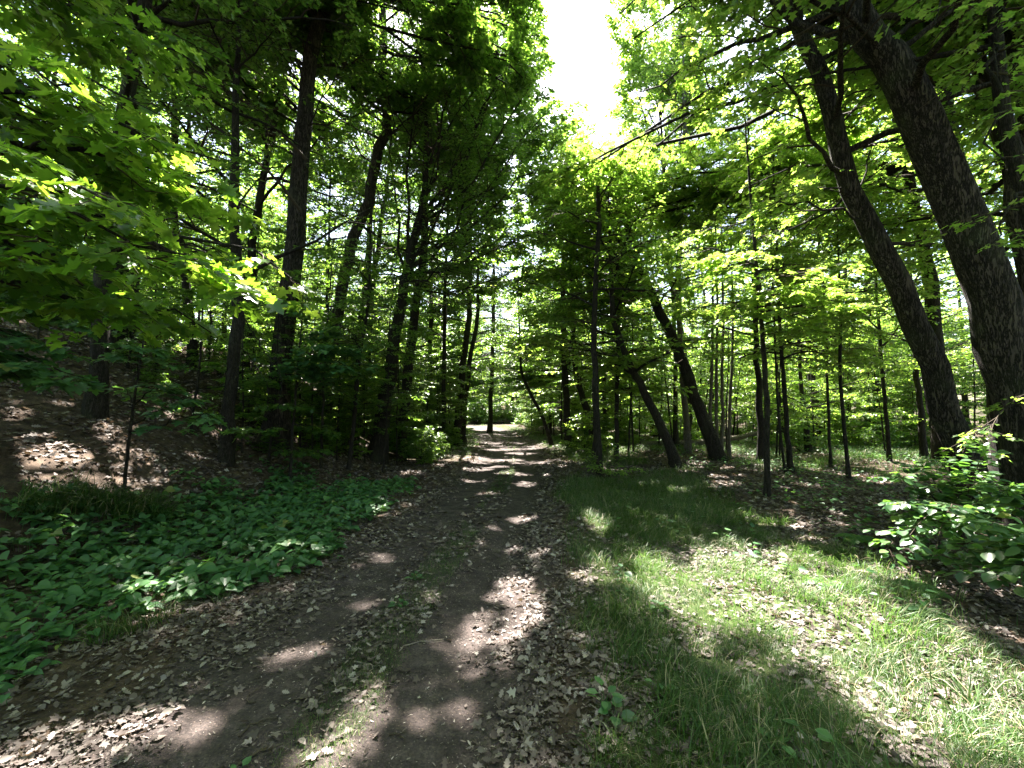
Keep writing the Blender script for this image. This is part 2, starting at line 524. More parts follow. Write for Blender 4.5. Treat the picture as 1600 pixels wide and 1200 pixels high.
def ground_mat():
    m, t, out = mat('forest_ground')
    geo = node(t, 'ShaderNodeNewGeometry')
    P = geo.outputs['Position']

    def noise(scale, detail=8.0, rough=.6):
        n = node(t, 'ShaderNodeTexNoise', i_Scale=scale, i_Detail=detail, i_Roughness=rough)
        t.links.new(P, n.inputs['Vector'])
        return n.outputs['Fac']

    nb, nm, nf = noise(.9), noise(7), noise(60, 6, .7)
    dirt = ramp(t, nm, [(.3, (.034, .0265, .025)), (.5, (.058, .046, .043)), (.72, (.100, .079, .074))])
    fine = ramp(t, nf, [(.35, (.45, .45, .45)), (.5, (.9, .9, .9)), (.62, (1.2, 1.15, 1.1)), (.75, (2.4, 2.2, 2.05))])
    dm = node(t, 'ShaderNodeMixRGB', blend_type='MULTIPLY', i_0=1.0)
    t.links.new(dirt, dm.inputs[1]); t.links.new(fine, dm.inputs[2])
    # wood chips and specks trodden in
    vo = node(t, 'ShaderNodeTexVoronoi', i_Scale=55.0)
    t.links.new(P, vo.inputs['Vector'])
    ch = ramp(t, vo.outputs['Distance'], [(.16, (1, 1, 1)), (.28, (0, 0, 0))])
    sel = ramp(t, vo.outputs['Color'], [(.62, (0, 0, 0)), (.66, (.75, .75, .75))])
    cm = node(t, 'ShaderNodeMath', operation='MULTIPLY')
    t.links.new(ch, cm.inputs[0]); t.links.new(sel, cm.inputs[1])
    chip = node(t, 'ShaderNodeMixRGB', i_2=(.20, .15, .125, 1))
    t.links.new(cm.outputs[0], chip.inputs[0]); t.links.new(dm.outputs[0], chip.inputs[1])
    floor = ramp(t, nm, [(.3, (.022, .015, .010)), (.5, (.055, .038, .027)), (.7, (.12, .085, .062))])
    fm = node(t, 'ShaderNodeMixRGB', blend_type='MULTIPLY', i_0=.8)
    t.links.new(floor, fm.inputs[1]); t.links.new(fine, fm.inputs[2])
    turf = ramp(t, nm, [(.3, (.025, .035, .012)), (.6, (.05, .07, .02)), (.8, (.08, .075, .035))])
    ap = node(t, 'ShaderNodeAttribute', attribute_name='path')
    ag = node(t, 'ShaderNodeAttribute', attribute_name='turf')
    m1 = node(t, 'ShaderNodeMixRGB')
    t.links.new(ag.outputs['Fac'], m1.inputs[0]); t.links.new(fm.outputs[0], m1.inputs[1]); t.links.new(turf, m1.inputs[2])
    m2 = node(t, 'ShaderNodeMixRGB')
    t.links.new(ap.outputs['Fac'], m2.inputs[0]); t.links.new(m1.outputs[0], m2.inputs[1]); t.links.new(chip.outputs[0], m2.inputs[2])
    pb = node(t, 'ShaderNodeBsdfPrincipled', i_Roughness=.92)
    pb.inputs['Specular IOR Level'].default_value = .2
    t.links.new(m2.outputs[0], pb.inputs['Base Color'])
    hs = node(t, 'ShaderNodeMath', operation='ADD')
    t.links.new(nf, hs.inputs[0])
    t.links.new(cm.outputs[0], hs.inputs[1])
    bp = node(t, 'ShaderNodeBump', i_Strength=.8, i_Distance=.02)
    t.links.new(hs.outputs[0], bp.inputs['Height'])
    b2 = node(t, 'ShaderNodeBump', i_Strength=.6, i_Distance=.06)
    t.links.new(nm, b2.inputs['Height']); t.links.new(bp.outputs[0], b2.inputs['Normal'])
    t.links.new(b2.outputs[0], pb.inputs['Normal'])
    t.links.new(pb.outputs[0], out.inputs[0])
    return m


M['ground'] = ground_mat()


# ------------------------------------------------------------------ scene objects
def link(name, me, parent=None, **props):
    o = bpy.data.objects.new(name, me)
    C.objects.link(o)
    if parent is not None:
        o.parent = parent
    for k, v in props.items():
        if v is not None:
            o[k] = v
    return o


def thing(name, label, cat, loc=(0, 0, 0), group=None):
    o = link(name, None, None, label=label, category=cat, group=group)
    o.location = loc
    o.empty_display_size = .2
    return o


def copy_thing(r, loc, rz=0, sc=1.0, label=None, group=None, tilt=(0, 0)):
    c = r.copy(); C.objects.link(c)
    c.location = loc; c.rotation_euler = (tilt[0], tilt[1], rz); c.scale = (sc, sc, sc)
    if label: c['label'] = label
    if group: c['group'] = group
    for ch in r.children:
        d = ch.copy(); C.objects.link(d); d.parent = c
        for g in ch.children:
            e = g.copy(); C.objects.link(e); e.parent = d
    return c


# ---- terrain
def grid(xs, ys, hole=None):
    X, Y = np.meshgrid(xs, ys)
    n, m = X.shape
    idx = np.arange(n * m).reshape(n, m)
    q = np.stack([idx[:-1, :-1], idx[:-1, 1:], idx[1:, 1:], idx[1:, :-1]], -1).reshape(-1, 4)
    if hole:
        cx = (X[:-1, :-1] + X[1:, 1:]).ravel() / 2; cyy = (Y[:-1, :-1] + Y[1:, 1:]).ravel() / 2
        ins = (cx > hole[0]) & (cx < hole[1]) & (cyy > hole[2]) & (cyy < hole[3])
        q = q[~ins]
    return X.ravel(), Y.ravel(), q


def path_mask(x, y):
    u = np.abs(x - track_x(y)) + (fbm(x * 2.1, y * 2.1, 31) - .5) * .5
    w = halfw(y)
    return 1 - smooth(w * .88, w * 1.12, u)


def turf_mask(x, y):
    u = x - track_x(y)
    n = (fbm(x * .9, y * .9, 51) - .5) * 1.4
    right = smooth(1.2, 1.85, u + n * .5) * (1 - smooth(3.6, 4.6, u + n)) * (1 - smooth(8.5, 11, y + n)) * smooth(-4, -1, y)
    edge = smooth(1.2, 1.7, np.abs(u) + n * .3) * (1 - smooth(2.2, 3.2, np.abs(u) + n)) * smooth(13, 17, y) * .8
    mid = np.exp(-((u - .02 + n * .1) / .13) ** 2) * .5 * smooth(.36, .52, fbm(x * 1.3, y * 1.3, 61))
    return np.clip(np.maximum(np.maximum(right, edge), mid), 0, 1)


gx1, gy1, q1 = grid(np.arange(-7, 7.001, .04), np.arange(.5, 14.001, .04))
gx2, gy2, q2 = grid(np.arange(-77, 77.01, .5), np.arange(-25.5, 110.01, .5), (-7, 7, .5, 14))
GX = np.concatenate([gx1, gx2]); GY = np.concatenate([gy1, gy2])
Q = np.vstack([q1, q2 + len(gx1)])
GZ = ground_h(GX, GY)
V = np.c_[GX, GY, GZ]
PM, TM = path_mask(GX, GY), turf_mask(GX, GY)
fx = GX[Q].mean(1); fy = GY[Q].mean(1)
on = np.abs(fx - track_x(fy)) < halfw(fy) * 1.0


def sub(mask, name, dz=0.0):
    q = Q[mask]
    used, inv = np.unique(q, return_inverse=True)
    v = V[used].copy(); v[:, 2] += dz
    me = mesh_from(name, v, inv.ravel(), np.arange(len(q)) * 4, M['ground'], None, True, {'path': PM[used], 'turf': TM[used]})
    return link(name, me, None, kind='structure')


sub(~on, 'ground')
sub(on, 'dirt_track')


# ---- trees
def resample(pts, m):
    p = np.array(pts, float)
    n = len(p)
    pp = np.vstack([2 * p[0] - p[1], p, 2 * p[-1] - p[-2]])
    out = []
    for t in np.linspace(0, n - 1 - 1e-6, m):
        i = int(t); f = t - i
        a, b, c, d = pp[i], pp[i + 1], pp[i + 2], pp[i + 3]
        out.append(.5 * (2 * b + (c - a) * f + (2 * a - 5 * b + 4 * c - d) * f * f + (3 * b - 3 * c + d - a) * f ** 3))
    return np.array(out)


def make_tree(name, label, cat, base, pts, radii, leaf='light', tmpl=OVATE, size=.09, bark='bark_dark', crown_from=.3, n1=16, L1=2.6, elev=25,
              n2=9, L2=1.0, n3=5, L3=.42, per=11, flat=.12, droop=.12, tips=None, group=None, cull=True, sides=10, flare=1.5, droop1=.1,
              tilt=.35, crown_to=1.0, az=None, tip_r=.02, parts=True, seed=None, bare=0, tip_n2=3.2):
    """one tree: trunk (with its boughs), branches, crown.  pts are relative to base"""
    global RNG
    keepR = RNG
    if seed is not None:
        RNG = np.random.default_rng(seed)
    root = thing(name, label, cat, base, group)
    base = np.array(base, float)
    P = resample(pts, 22)
    z = np.linspace(0, 1, 22)
    ln = np.concatenate([[0], np.cumsum(np.linalg.norm(np.diff(P, axis=0), axis=1))])
    R = np.interp(np.linspace(0, 1, 22), np.linspace(0, 1, len(radii)), radii)
    P[1:] += RNG.normal(0, 1, (21, 3)) * np.array([1, 1, 0]) * np.minimum(R[1:, None] * .2, .025)
    T = Build()
    Rk = np.repeat(R[:, None], sides, 1)
    fl = np.exp(-ln / (R[0] * 2.2 + .05)) * (flare - 1)
    ang = np.arange(sides) * 2 * np.pi / sides
    ph = RNG.random() * 6
    Rk = Rk * (1 + fl[:, None] * (1 + .35 * np.cos(ang * 4 + ph)[None, :]) + RNG.normal(0, .035, Rk.shape))
    P[0, 2] -= .12
    tubes(T, P[None], Rk[None], sides)
    B = Build(); Lf = Build()
    # boughs
    lim, limR = [], []
    m1 = 8
    s = np.linspace(0, 1, m1)
    if n1:
        fr = np.linspace(crown_from, min(crown_to, .985), n1) + RNG.normal(0, .012, n1)
        for i, f in enumerate(fr):
            f = float(np.clip(f, .05, .985))
            p, tt = interp_poly(P[None], np.array([[f]]))
            p, tt = p[0, 0], tt[0, 0]
            a = (i * 2.4 + RNG.normal(0, .4)) if az is None else rad(az[0] + (az[1] - az[0]) * RNG.random())
            top = max(f - crown_from, 0) / max(1 - crown_from, .01)
            e = rad(elev * (1 - .0 * top) + 28 * top ** 2 + RNG.normal(0, 8))
            D = np.array([math.cos(a) * math.cos(e), math.sin(a) * math.cos(e), math.sin(e)])
            L = L1 * (1 - .55 * top ** 1.5) * (.75 + .5 * RNG.random())
            q = p[None] + D[None] * (L * s)[:, None]
            q[:, 2] += -droop1 * L * s ** 2 + .0
            q += np.cumsum(RNG.normal(0, .03 * L, (m1, 3)) * (s > 0)[:, None], 0) * .5
            if cull and keep_mask(q[4:] + base).sum() < 3:
                continue
            lim.append(q)
            r0 = min(np.interp(f, z, R) * .6, .012 * L + .006)
            limR.append(r0 * (1 - .8 * s))
    nt_ = 0
    for tp in (tips or []):
        g = np.array(tp[0]) - base
        f = tp[1]
        p = interp_poly(P[None], np.array([[f]]))[0][0, 0]
        L = np.linalg.norm(g - p)
        q = p[None] + (g - p)[None] * s[:, None]
        sag = tp[2] if len(tp) > 2 else .12
        q[:, 2] += sag * L * 4 * s * (1 - s) * .6
        q[1:-1] += RNG.normal(0, .02 * L, (m1 - 2, 3))
        if cull and not keep_mask(q[4:] + base).sum() >= 3:
            continue
        lim.append(q)
        nt_ += 1
        limR.append(min(np.interp(f, z, R) * .7, .007 * L + .008) * (1 - .75 * s))
    A = np.array(lim); AR = np.array(limR)
    tubes(T, A, AR, 6)
    B2, B2R = spawn(A[:len(A) - nt_], AR[:len(A) - nt_], n2, .18, 1.0, L2, 52, flat, droop, 5, .018) if len(A) > nt_ else (np.zeros((0, 5, 3)), np.zeros((0, 5)))
    if nt_:
        Lt = float(np.mean([np.linalg.norm(q[-1] - q[0]) for q in A[-nt_:]]))
        C2, C2R = spawn(A[-nt_:], AR[-nt_:], max(n2, int(Lt * tip_n2)), .15, 1.0, L2, 52, flat, droop, 5, .018)
        B2, B2R = np.concatenate([B2, C2]), np.concatenate([B2R, C2R])
    if cull:
        k = keep_mask(B2[:, 3] + base)
        B2, B2R = B2[k], B2R[k]
    nb = int(bare * len(B2))
    B3, B3R = spawn(B2, B2R, n3, .15, 1.0, L3, 50, flat, droop, 3, .008)
    if cull:
        k = keep_mask(B3[:, -1] + base)
        k3 = k
        B3, B3R = B3[k], B3R[k]
    tubes(B, B2, B2R, 4); tubes(B, B3, np.maximum(B3R, .0015), 3)
    src = B3 if not nb else B3[nb * n3:]
    leafy(Lf, tmpl, src, per, size, tilt, cull=cull, off=base)
    leafy(Lf, tmpl, B2[nb:], max(per // 2, 2), size, tilt, t0=.4, cull=cull, off=base)
    # crown of loose leaves at the ends of boughs
    leafy(Lf, tmpl, A, 6, size, tilt, t0=.5, cull=cull, off=base)
    tr = link('trunk', T.mesh('trunk', M[bark], True), root)
    nl = sum(len(c) for c in Lf.c)
    for v_, l_, c_, r_ in zip(B.v, B.l, B.c, B.r):
        Lf.v.append(v_); Lf.l.append(l_ + Lf.n); Lf.c.append(c_); Lf.r.append(r_)
    Lf.n += B.n
    cm = Lf.mesh('crown', M[leaf])
    cm.materials.append(M['twig'])
    mi = np.zeros(len(cm.polygons), np.int32); mi[nl:] = 1
    cm.polygons.foreach_set('material_index', mi)
    link('crown', cm, root)
    RNG = keepR
    return root


def photo_tree(name, label, cat, px, Y, wpx, height, lean=None, **kw):
    """px: trunk line on the photograph, base first, [(x, y) ...]; wpx: widths (base, last)"""
    x0 = at(px[0][0], px[0][1], Y)[0]
    base = np.array([x0, Y, float(ground_h(x0, Y))])
    pts = [np.zeros(3)]
    for q in px[1:]:
        p = at(q[0], q[1], Y) - base
        if p[2] > pts[-1][2] + .15:
            pts.append(p)
    d = pts[-1] - pts[-2] if len(pts) > 1 else np.array([0, 0, 1.])
    d = d / np.linalg.norm(d)
    rest = height - pts[-1][2]
    if rest > .5:
        k = 3
        dz = d * np.array([.6, 1, 1]) / max(d[2], .3)
        for i in range(1, k + 1):
            pts.append(pts[-1] + np.array([dz[0] * .25 / i, 0, 1]) * rest / k)
    ca = [math.cos(math.atan(abs(q[0] - 800) / F)) for q in (px[0], px[-1])]
    Rb, Rt = wpx[0] * .45 * ca[0] / F * Y, wpx[1] * .45 * ca[1] / F * Y
    zz = np.linspace(0, 1, 8)
    vis = min(.95, at(*px[-1], Y)[2] / height) if height else 1
    radii = np.where(zz < vis, Rb + (Rt - Rb) * zz / max(vis, .01), Rt * (1 - .8 * (zz - vis) / max(1 - vis, .01)))
    return make_tree(name, label, cat, tuple(base), pts, list(radii), **kw)


# --- right of the track
photo_tree('oak_tree', 'massive furrowed trunk leaning left over the verge, thickest tree in view', 'tree',
           [(1640, 830), (1600, 640), (1545, 450), (1470, 250), (1400, 110), (1330, 0)], 5.6, (120, 72), 15, bark='bark', sides=28, leaf='light',
           crown_from=.42, n1=26, L1=3.6, elev=22, n2=10, L2=1.2, n3=6, L3=.45, per=11, tmpl=MAPLE_S, size=.11, flare=1.5, tip_n2=6,
           tips=[((x - .03 * z, y + .576 * z, z), .55 + .1 * (i % 4), .05) for i, (x, y, z) in enumerate([(.4, 1.2, 12), (1.3, 1.1, 12.5), (.7, 2.0, 11.5), (1.4, 1.9, 12.5), (.3, 2.7, 12), (1.1, 2.7, 11.5), (1.5, 3.0, 12.6),
                 (.8, 3.5, 12), (1.4, 3.8, 12.8), (.4, 4.2, 13), (.9, 4.8, 13), (1.0, 1.5, 11)])])  # high boughs added to cast shade on the verge grass
photo_tree('maple_tree', 'tall dark trunk with a knobbly fork leaning left beside the massive leaning trunk', 'tree',
           [(1520, 800), (1500, 700), (1450, 560), (1400, 430), (1345, 330), (1310, 210), (1265, 80), (1245, 0)], 6.6, (66, 32), 15, bark='bark', sides=24, leaf='light',
           crown_from=.34, n1=28, L1=3.4, elev=18, n2=8, L2=1.1, n3=5, L3=.45, per=9, tmpl=MAPLE_S, size=.1, flare=1.4,
           tips=[(at(1375, 180, 6.6), .42, -.2), (at(1240, 300, 6.2), .42, .1), (at(1180, 330, 6), .38, .15)])
photo_tree('crooked_tree', 'crooked trunk bending at the right edge, above the bushes', 'tree',
           [(1700, 810), (1640, 550), (1600, 380), (1584, 280), (1606, 150), (1580, 40), (1550, -60)], 6.2, (50, 40), 14, bark='bark', sides=16, leaf='light',
           crown_from=.3, n1=20, L1=2.6, n2=7, L2=1.1, n3=5, per=8, tmpl=MAPLE_S, size=.1)
photo_tree('leaning_tree', 'slim dark trunk leaning left out of the stem clump, right woods', 'tree',
           [(1125, 725), (1096, 650), (1079, 600), (1046, 525), (1029, 483), (1012, 446), (985, 395)], 13, (25, 13), 9, leaf='light', crown_from=.4, n1=22, L1=2.6, n2=7, L2=1.0, per=8)
photo_tree('leaning_tree', 'leafy leaning trunk just right of the thin black sapling by the track', 'tree',
           [(1058, 733), (1033, 667), (1004, 608), (987, 575), (960, 500)], 11.5, (18, 11), 8, leaf='light', crown_from=.35, n1=20, L1=2.4, n2=9, per=11)
photo_tree('tall_pole_tree', 'straight pale grey pole of a tree behind the leaning stems', 'tree',
           [(1075, 704), (1062, 525), (1062, 390), (1070, 250)], 15, (11, 7), 15, bark='bark_grey', leaf='light', crown_from=.4, n1=18, L1=2.2, per=8)
photo_tree('young_tree', 'thin black sapling beside the track where the verge grass ends', 'tree',
           [(937, 750), (932, 633), (930, 567), (928, 500), (933, 417), (935, 350)], 10, (11, 8), 7.6, leaf='dark', crown_from=.3, n1=26, L1=1.9, elev=5, n2=7, L2=.8, n3=4, per=8, crown_to=1)
photo_tree('young_tree', 'straight dark trunk right of the sunlit far end of the track', 'tree',
           [(887, 693), (885, 633), (883, 567), (880, 467)], 18, (12, 9), 11, leaf='dark', crown_from=.28, n1=26, L1=2.4, elev=5, n2=9, L2=1.0, n3=6, per=11)
photo_tree('leaning_tree', 'small trunk tilting left toward the sunlit far end of the track', 'tree',
           [(863, 685), (847, 650), (830, 617), (815, 580)], 19, (7, 5), 7.5, leaf='light', crown_from=.3, n1=16, L1=1.8, per=8)
photo_tree('leaning_tree', 'stout leaning trunk between two straight ones right of the track end', 'tree',
           [(930, 690), (924, 670), (913, 627), (900, 580)], 18, (15, 12), 11, leaf='light', crown_from=.35, n1=20, L1=2.4, per=11)
photo_tree('young_tree', 'slim straight trunk standing just right of the thin black sapling', 'tree',
           [(963, 720), (964, 640), (965, 567), (968, 480)], 13, (8, 6), 8.6, leaf='light', crown_from=.35, n1=20, L1=2.0, per=8)
photo_tree('young_tree', 'dark straight trunk with low shade, first one right of the stem clump', 'tree',
           [(1190, 737), (1187, 650), (1183, 583), (1180, 500)], 12.5, (14, 11), 12, leaf='light', crown_from=.42, n1=20, L1=2.6, per=11)
photo_tree('young_tree', 'dark slender stem, the right one of a close pair rising from sunny litter', 'tree',
           [(1237, 750), (1230, 670), (1225, 600), (1220, 533)], 10.4, (11, 8), 9, leaf='light', crown_from=.42, n1=22, L1=2.2, elev=5, per=9, size=.1)
photo_tree('young_tree', 'thinner left stem of a close pair rising from sunny litter', 'tree',
           [(1229, 754), (1222, 700), (1215, 620), (1211, 533)], 10.2, (5.5, 4.5), 7.5, leaf='light', crown_from=.45, n1=16, L1=1.8, elev=5, per=9, size=.1)
photo_tree('young_tree', 'short dark trunk hidden halfway up by leaves behind the close pair of stems', 'tree',
           [(1262, 690), (1258, 650), (1252, 610)], 16, (12, 10), 12, leaf='light', crown_from=.3, n1=20, L1=2.4, per=11)
photo_tree('sapling', 'very thin sapling in the middle of the right woods under a white sky gap', 'sapling',
           [(1298, 733), (1294, 640), (1291, 540)], 12, (6, 5), 7, leaf='light', crown_from=.35, n1=18, L1=1.6, elev=2, per=9)
photo_tree('sapling', 'slightly bent thin sapling left of the knobbly forked trunk', 'sapling',
           [(1327, 758), (1318, 660), (1312, 575), (1314, 500)], 9.8, (8, 6), 6.6, leaf='light', crown_from=.42, n1=18, L1=1.7, elev=2, per=9, size=.1)
photo_tree('young_tree', 'dark young trunk close left of the knobbly forked trunk base', 'tree',
           [(1390, 725), (1385, 650), (1379, 583), (1372, 500)], 12.6, (9, 7), 10, leaf='light', crown_from=.35, n1=20, L1=2.2, per=8)
photo_tree('young_tree', 'dim trunk showing behind the base of the knobbly forked trunk', 'tree',
           [(1445, 715), (1438, 640), (1430, 560)], 13.5, (15, 12), 12, leaf='light', crown_from=.3, n1=22, L1=2.6, per=11)
# clump of upright stems
for i, (x0, x1, lab) in enumerate([(1109, 1112, 'leftmost'), (1119, 1119, 'second from left'), (1128, 1128, 'second from right'), (1139, 1143, 'rightmost')]):
    photo_tree('pole_tree', '%s of the four upright poles in the stem clump' % lab, 'tree', [(x0, 715), (x0 + 1, 650), (x1, 580), (x1 + 2, 500)], 13.6 + .15 * i, (7, 5), 10 + i * .4,
               bark='bark_grey', leaf='light', crown_from=.55, n1=12, L1=1.7, per=8, group='upright poles of the stem clump')

# near foliage right: young maple whose stem stands outside on the right, its layers reaching in front of the big trunks
LT = lambda *a: [(at(x, y, d), f, .08) for (x, y, d, f) in a]
make_tree('young_maple', 'leafy young maple spreading flat layered boughs in front of the massive leaning trunk', 'tree', (6.4, 4.7, float(ground_h(6.4, 4.7))),
          [(0, 0, 0), (-.2, .1, 2.5), (-.5, .2, 5), (-.5, .3, 7.5), (-.6, .3, 9)], [.11, .09, .06, .03], leaf='light', tmpl=MAPLE_S, size=.085, n1=10, crown_from=.55, L1=2.4,
          n2=9, L2=.75, n3=5, L3=.32, per=7, flat=.05, droop=.1, tilt=.25,
          tips=LT((1380, 90, 4.4, .75), (1330, 170, 4.8, .72), (1450, 230, 4.2, .62), (1560, 120, 4.0, .7), (1360, 300, 5.0, .55), (1480, 330, 4.4, .5), (1430, 400, 5.0, .45),
                  (1540, 390, 4.2, .42), (1400, 520, 5.2, .33), (1500, 560, 4.6, .28), (1560, 620, 4.4, .25), (1510, 690, 5.0, .2), (1570, 250, 3.8, .6), (1460, 40, 4, .8)))
make_tree('young_maple', 'backlit young maple with sun-white leaf layers left of the knobbly forked trunk', 'tree', (4.5, 7.7, float(ground_h(4.5, 7.7))),
          [(0, 0, 0), (.05, 0, 2), (0, .1, 4.5), (-.1, .1, 7)], [.05, .045, .03, .012], leaf='light', tmpl=MAPLE_S, size=.1, n1=14, crown_from=.5, L1=1.7, elev=8,
          n2=9, L2=.7, n3=4, L3=.3, per=8, flat=.05, droop=.1, tilt=.22,
          tips=LT((1090, 450, 7.2, .6), (1130, 400, 7, .62), (1180, 380, 6.8, .68), (1220, 460, 6.6, .55), (1300, 440, 6.4, .52), (1290, 350, 6.6, .7), (1360, 400, 6.2, .62),
                  (1260, 510, 7, .45), (1140, 500, 7.2, .5), (1350, 480, 7, .48), (1040, 420, 7.6, .62)))
# high boughs that reach out over the track on the right side of the sky gap
make_tree('overhanging_tree', 'tall tree with drooping airy boughs at the right side of the sky gap', 'tree', (10.6, 9.2, float(ground_h(10.6, 9.2))),
          [(0, 0, 0), (-.3, 0, 4), (-.9, 0, 8), (-1.4, 0, 12), (-1.6, 0, 16)], [.24, .2, .16, .1, .04], leaf='light', tmpl=MAPLE_S, size=.1, n1=18, crown_from=.4, L1=3.4, elev=12,
          n2=8, L2=1.1, n3=4, L3=.45, per=7, flat=.16, droop=.35, droop1=.2,
          tips=LT((1010, 170, 9, .62), (1080, 120, 8.6, .66), (980, 110, 9.5, .7), (1040, 230, 9, .55), (1120, 220, 8.6, .55), (1060, 60, 9, .74), (1150, 300, 8.6, .48),
                  (970, 20, 9, .82), (990, 60, 9, .8), (1030, 20, 9.4, .85), (1000, -30, 9.5, .9), (1060, 140, 8.8, .66), (985, 220, 9, .6), (1110, 160, 9, .64), (1100, 10, 8.4, .8), (1180, 60, 8, .74), (1210, 160, 8, .62), (1180, 370, 8, .42)))

# --- left of the track
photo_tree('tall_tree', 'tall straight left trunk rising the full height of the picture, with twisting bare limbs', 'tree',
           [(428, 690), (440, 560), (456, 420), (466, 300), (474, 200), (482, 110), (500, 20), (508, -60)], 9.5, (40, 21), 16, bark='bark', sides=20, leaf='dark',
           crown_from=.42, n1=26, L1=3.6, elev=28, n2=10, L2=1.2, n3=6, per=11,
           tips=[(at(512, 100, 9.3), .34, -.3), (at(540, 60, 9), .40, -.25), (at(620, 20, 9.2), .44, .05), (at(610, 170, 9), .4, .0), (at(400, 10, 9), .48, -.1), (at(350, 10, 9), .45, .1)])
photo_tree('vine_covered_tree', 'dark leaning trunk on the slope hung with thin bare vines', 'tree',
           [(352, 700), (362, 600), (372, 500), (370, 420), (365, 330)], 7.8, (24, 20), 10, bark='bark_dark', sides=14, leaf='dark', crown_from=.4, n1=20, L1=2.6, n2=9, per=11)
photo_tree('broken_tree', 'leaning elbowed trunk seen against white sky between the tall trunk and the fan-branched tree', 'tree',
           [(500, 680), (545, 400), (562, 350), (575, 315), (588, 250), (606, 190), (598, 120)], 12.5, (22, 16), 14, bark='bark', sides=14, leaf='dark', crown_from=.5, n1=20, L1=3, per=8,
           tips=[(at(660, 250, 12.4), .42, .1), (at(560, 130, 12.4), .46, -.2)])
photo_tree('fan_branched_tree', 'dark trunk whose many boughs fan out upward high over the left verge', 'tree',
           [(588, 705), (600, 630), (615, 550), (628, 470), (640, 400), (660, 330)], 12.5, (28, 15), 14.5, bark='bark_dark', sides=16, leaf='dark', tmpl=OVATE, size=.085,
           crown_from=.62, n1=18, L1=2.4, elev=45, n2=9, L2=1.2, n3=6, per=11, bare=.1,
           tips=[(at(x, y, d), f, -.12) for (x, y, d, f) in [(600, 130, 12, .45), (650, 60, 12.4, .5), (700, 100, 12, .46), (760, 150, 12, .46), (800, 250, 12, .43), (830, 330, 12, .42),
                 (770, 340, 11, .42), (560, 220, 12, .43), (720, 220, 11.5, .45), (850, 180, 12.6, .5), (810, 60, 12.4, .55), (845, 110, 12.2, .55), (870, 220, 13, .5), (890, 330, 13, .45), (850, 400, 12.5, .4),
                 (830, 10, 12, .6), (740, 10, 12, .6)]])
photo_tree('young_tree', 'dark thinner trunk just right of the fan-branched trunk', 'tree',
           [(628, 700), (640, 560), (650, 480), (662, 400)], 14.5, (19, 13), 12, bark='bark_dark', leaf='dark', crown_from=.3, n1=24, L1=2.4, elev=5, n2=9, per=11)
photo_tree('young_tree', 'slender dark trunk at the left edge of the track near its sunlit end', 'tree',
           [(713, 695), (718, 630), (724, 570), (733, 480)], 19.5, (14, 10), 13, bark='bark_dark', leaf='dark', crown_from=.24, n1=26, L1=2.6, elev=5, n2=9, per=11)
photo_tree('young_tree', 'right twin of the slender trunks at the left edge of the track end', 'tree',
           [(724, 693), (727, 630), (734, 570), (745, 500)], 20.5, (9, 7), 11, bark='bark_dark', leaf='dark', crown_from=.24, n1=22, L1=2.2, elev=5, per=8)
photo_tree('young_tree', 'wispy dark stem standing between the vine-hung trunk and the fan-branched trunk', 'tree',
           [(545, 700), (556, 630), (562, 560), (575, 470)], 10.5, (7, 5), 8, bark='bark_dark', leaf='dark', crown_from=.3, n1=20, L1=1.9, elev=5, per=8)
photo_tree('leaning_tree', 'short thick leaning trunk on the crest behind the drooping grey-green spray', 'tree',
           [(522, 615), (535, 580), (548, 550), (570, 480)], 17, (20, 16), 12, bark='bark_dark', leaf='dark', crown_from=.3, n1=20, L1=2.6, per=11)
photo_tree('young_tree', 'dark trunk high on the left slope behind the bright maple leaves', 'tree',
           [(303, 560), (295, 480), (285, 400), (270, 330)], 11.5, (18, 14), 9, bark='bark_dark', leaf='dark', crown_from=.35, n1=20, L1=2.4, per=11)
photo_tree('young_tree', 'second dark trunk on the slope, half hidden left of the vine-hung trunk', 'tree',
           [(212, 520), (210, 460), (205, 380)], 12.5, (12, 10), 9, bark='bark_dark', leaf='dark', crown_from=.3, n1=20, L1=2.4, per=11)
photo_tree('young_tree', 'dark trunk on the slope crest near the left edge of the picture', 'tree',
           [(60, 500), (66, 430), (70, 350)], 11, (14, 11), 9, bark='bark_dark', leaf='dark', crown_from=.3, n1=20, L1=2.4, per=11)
# conifers
for (px, Y, h, w, lab) in [(765, 31, 15, 14, 'dark narrow conifer standing above the sunlit far end of the track'),
                           (668, 21, 15, 16, 'dark conifer with flat drooping sprays behind the fan-branched trunk'),
                           (505, 15, 11, 12, 'dark conifer on the slope behind the tall straight left trunk')]:
    photo_tree('conifer', lab, 'conifer', [(px, 690), (px + 4, 560), (px + 6, 480)], Y, (w * .55, w * .45), h, bark='bark_dark', leaf='conifer', tmpl=NEEDLE, size=.11,
               crown_from=.17, n1=46, L1=2.6, elev=-4, n2=9, L2=.8, n3=5, L3=.35, per=9, flat=.03, droop=.2, tilt=.2)

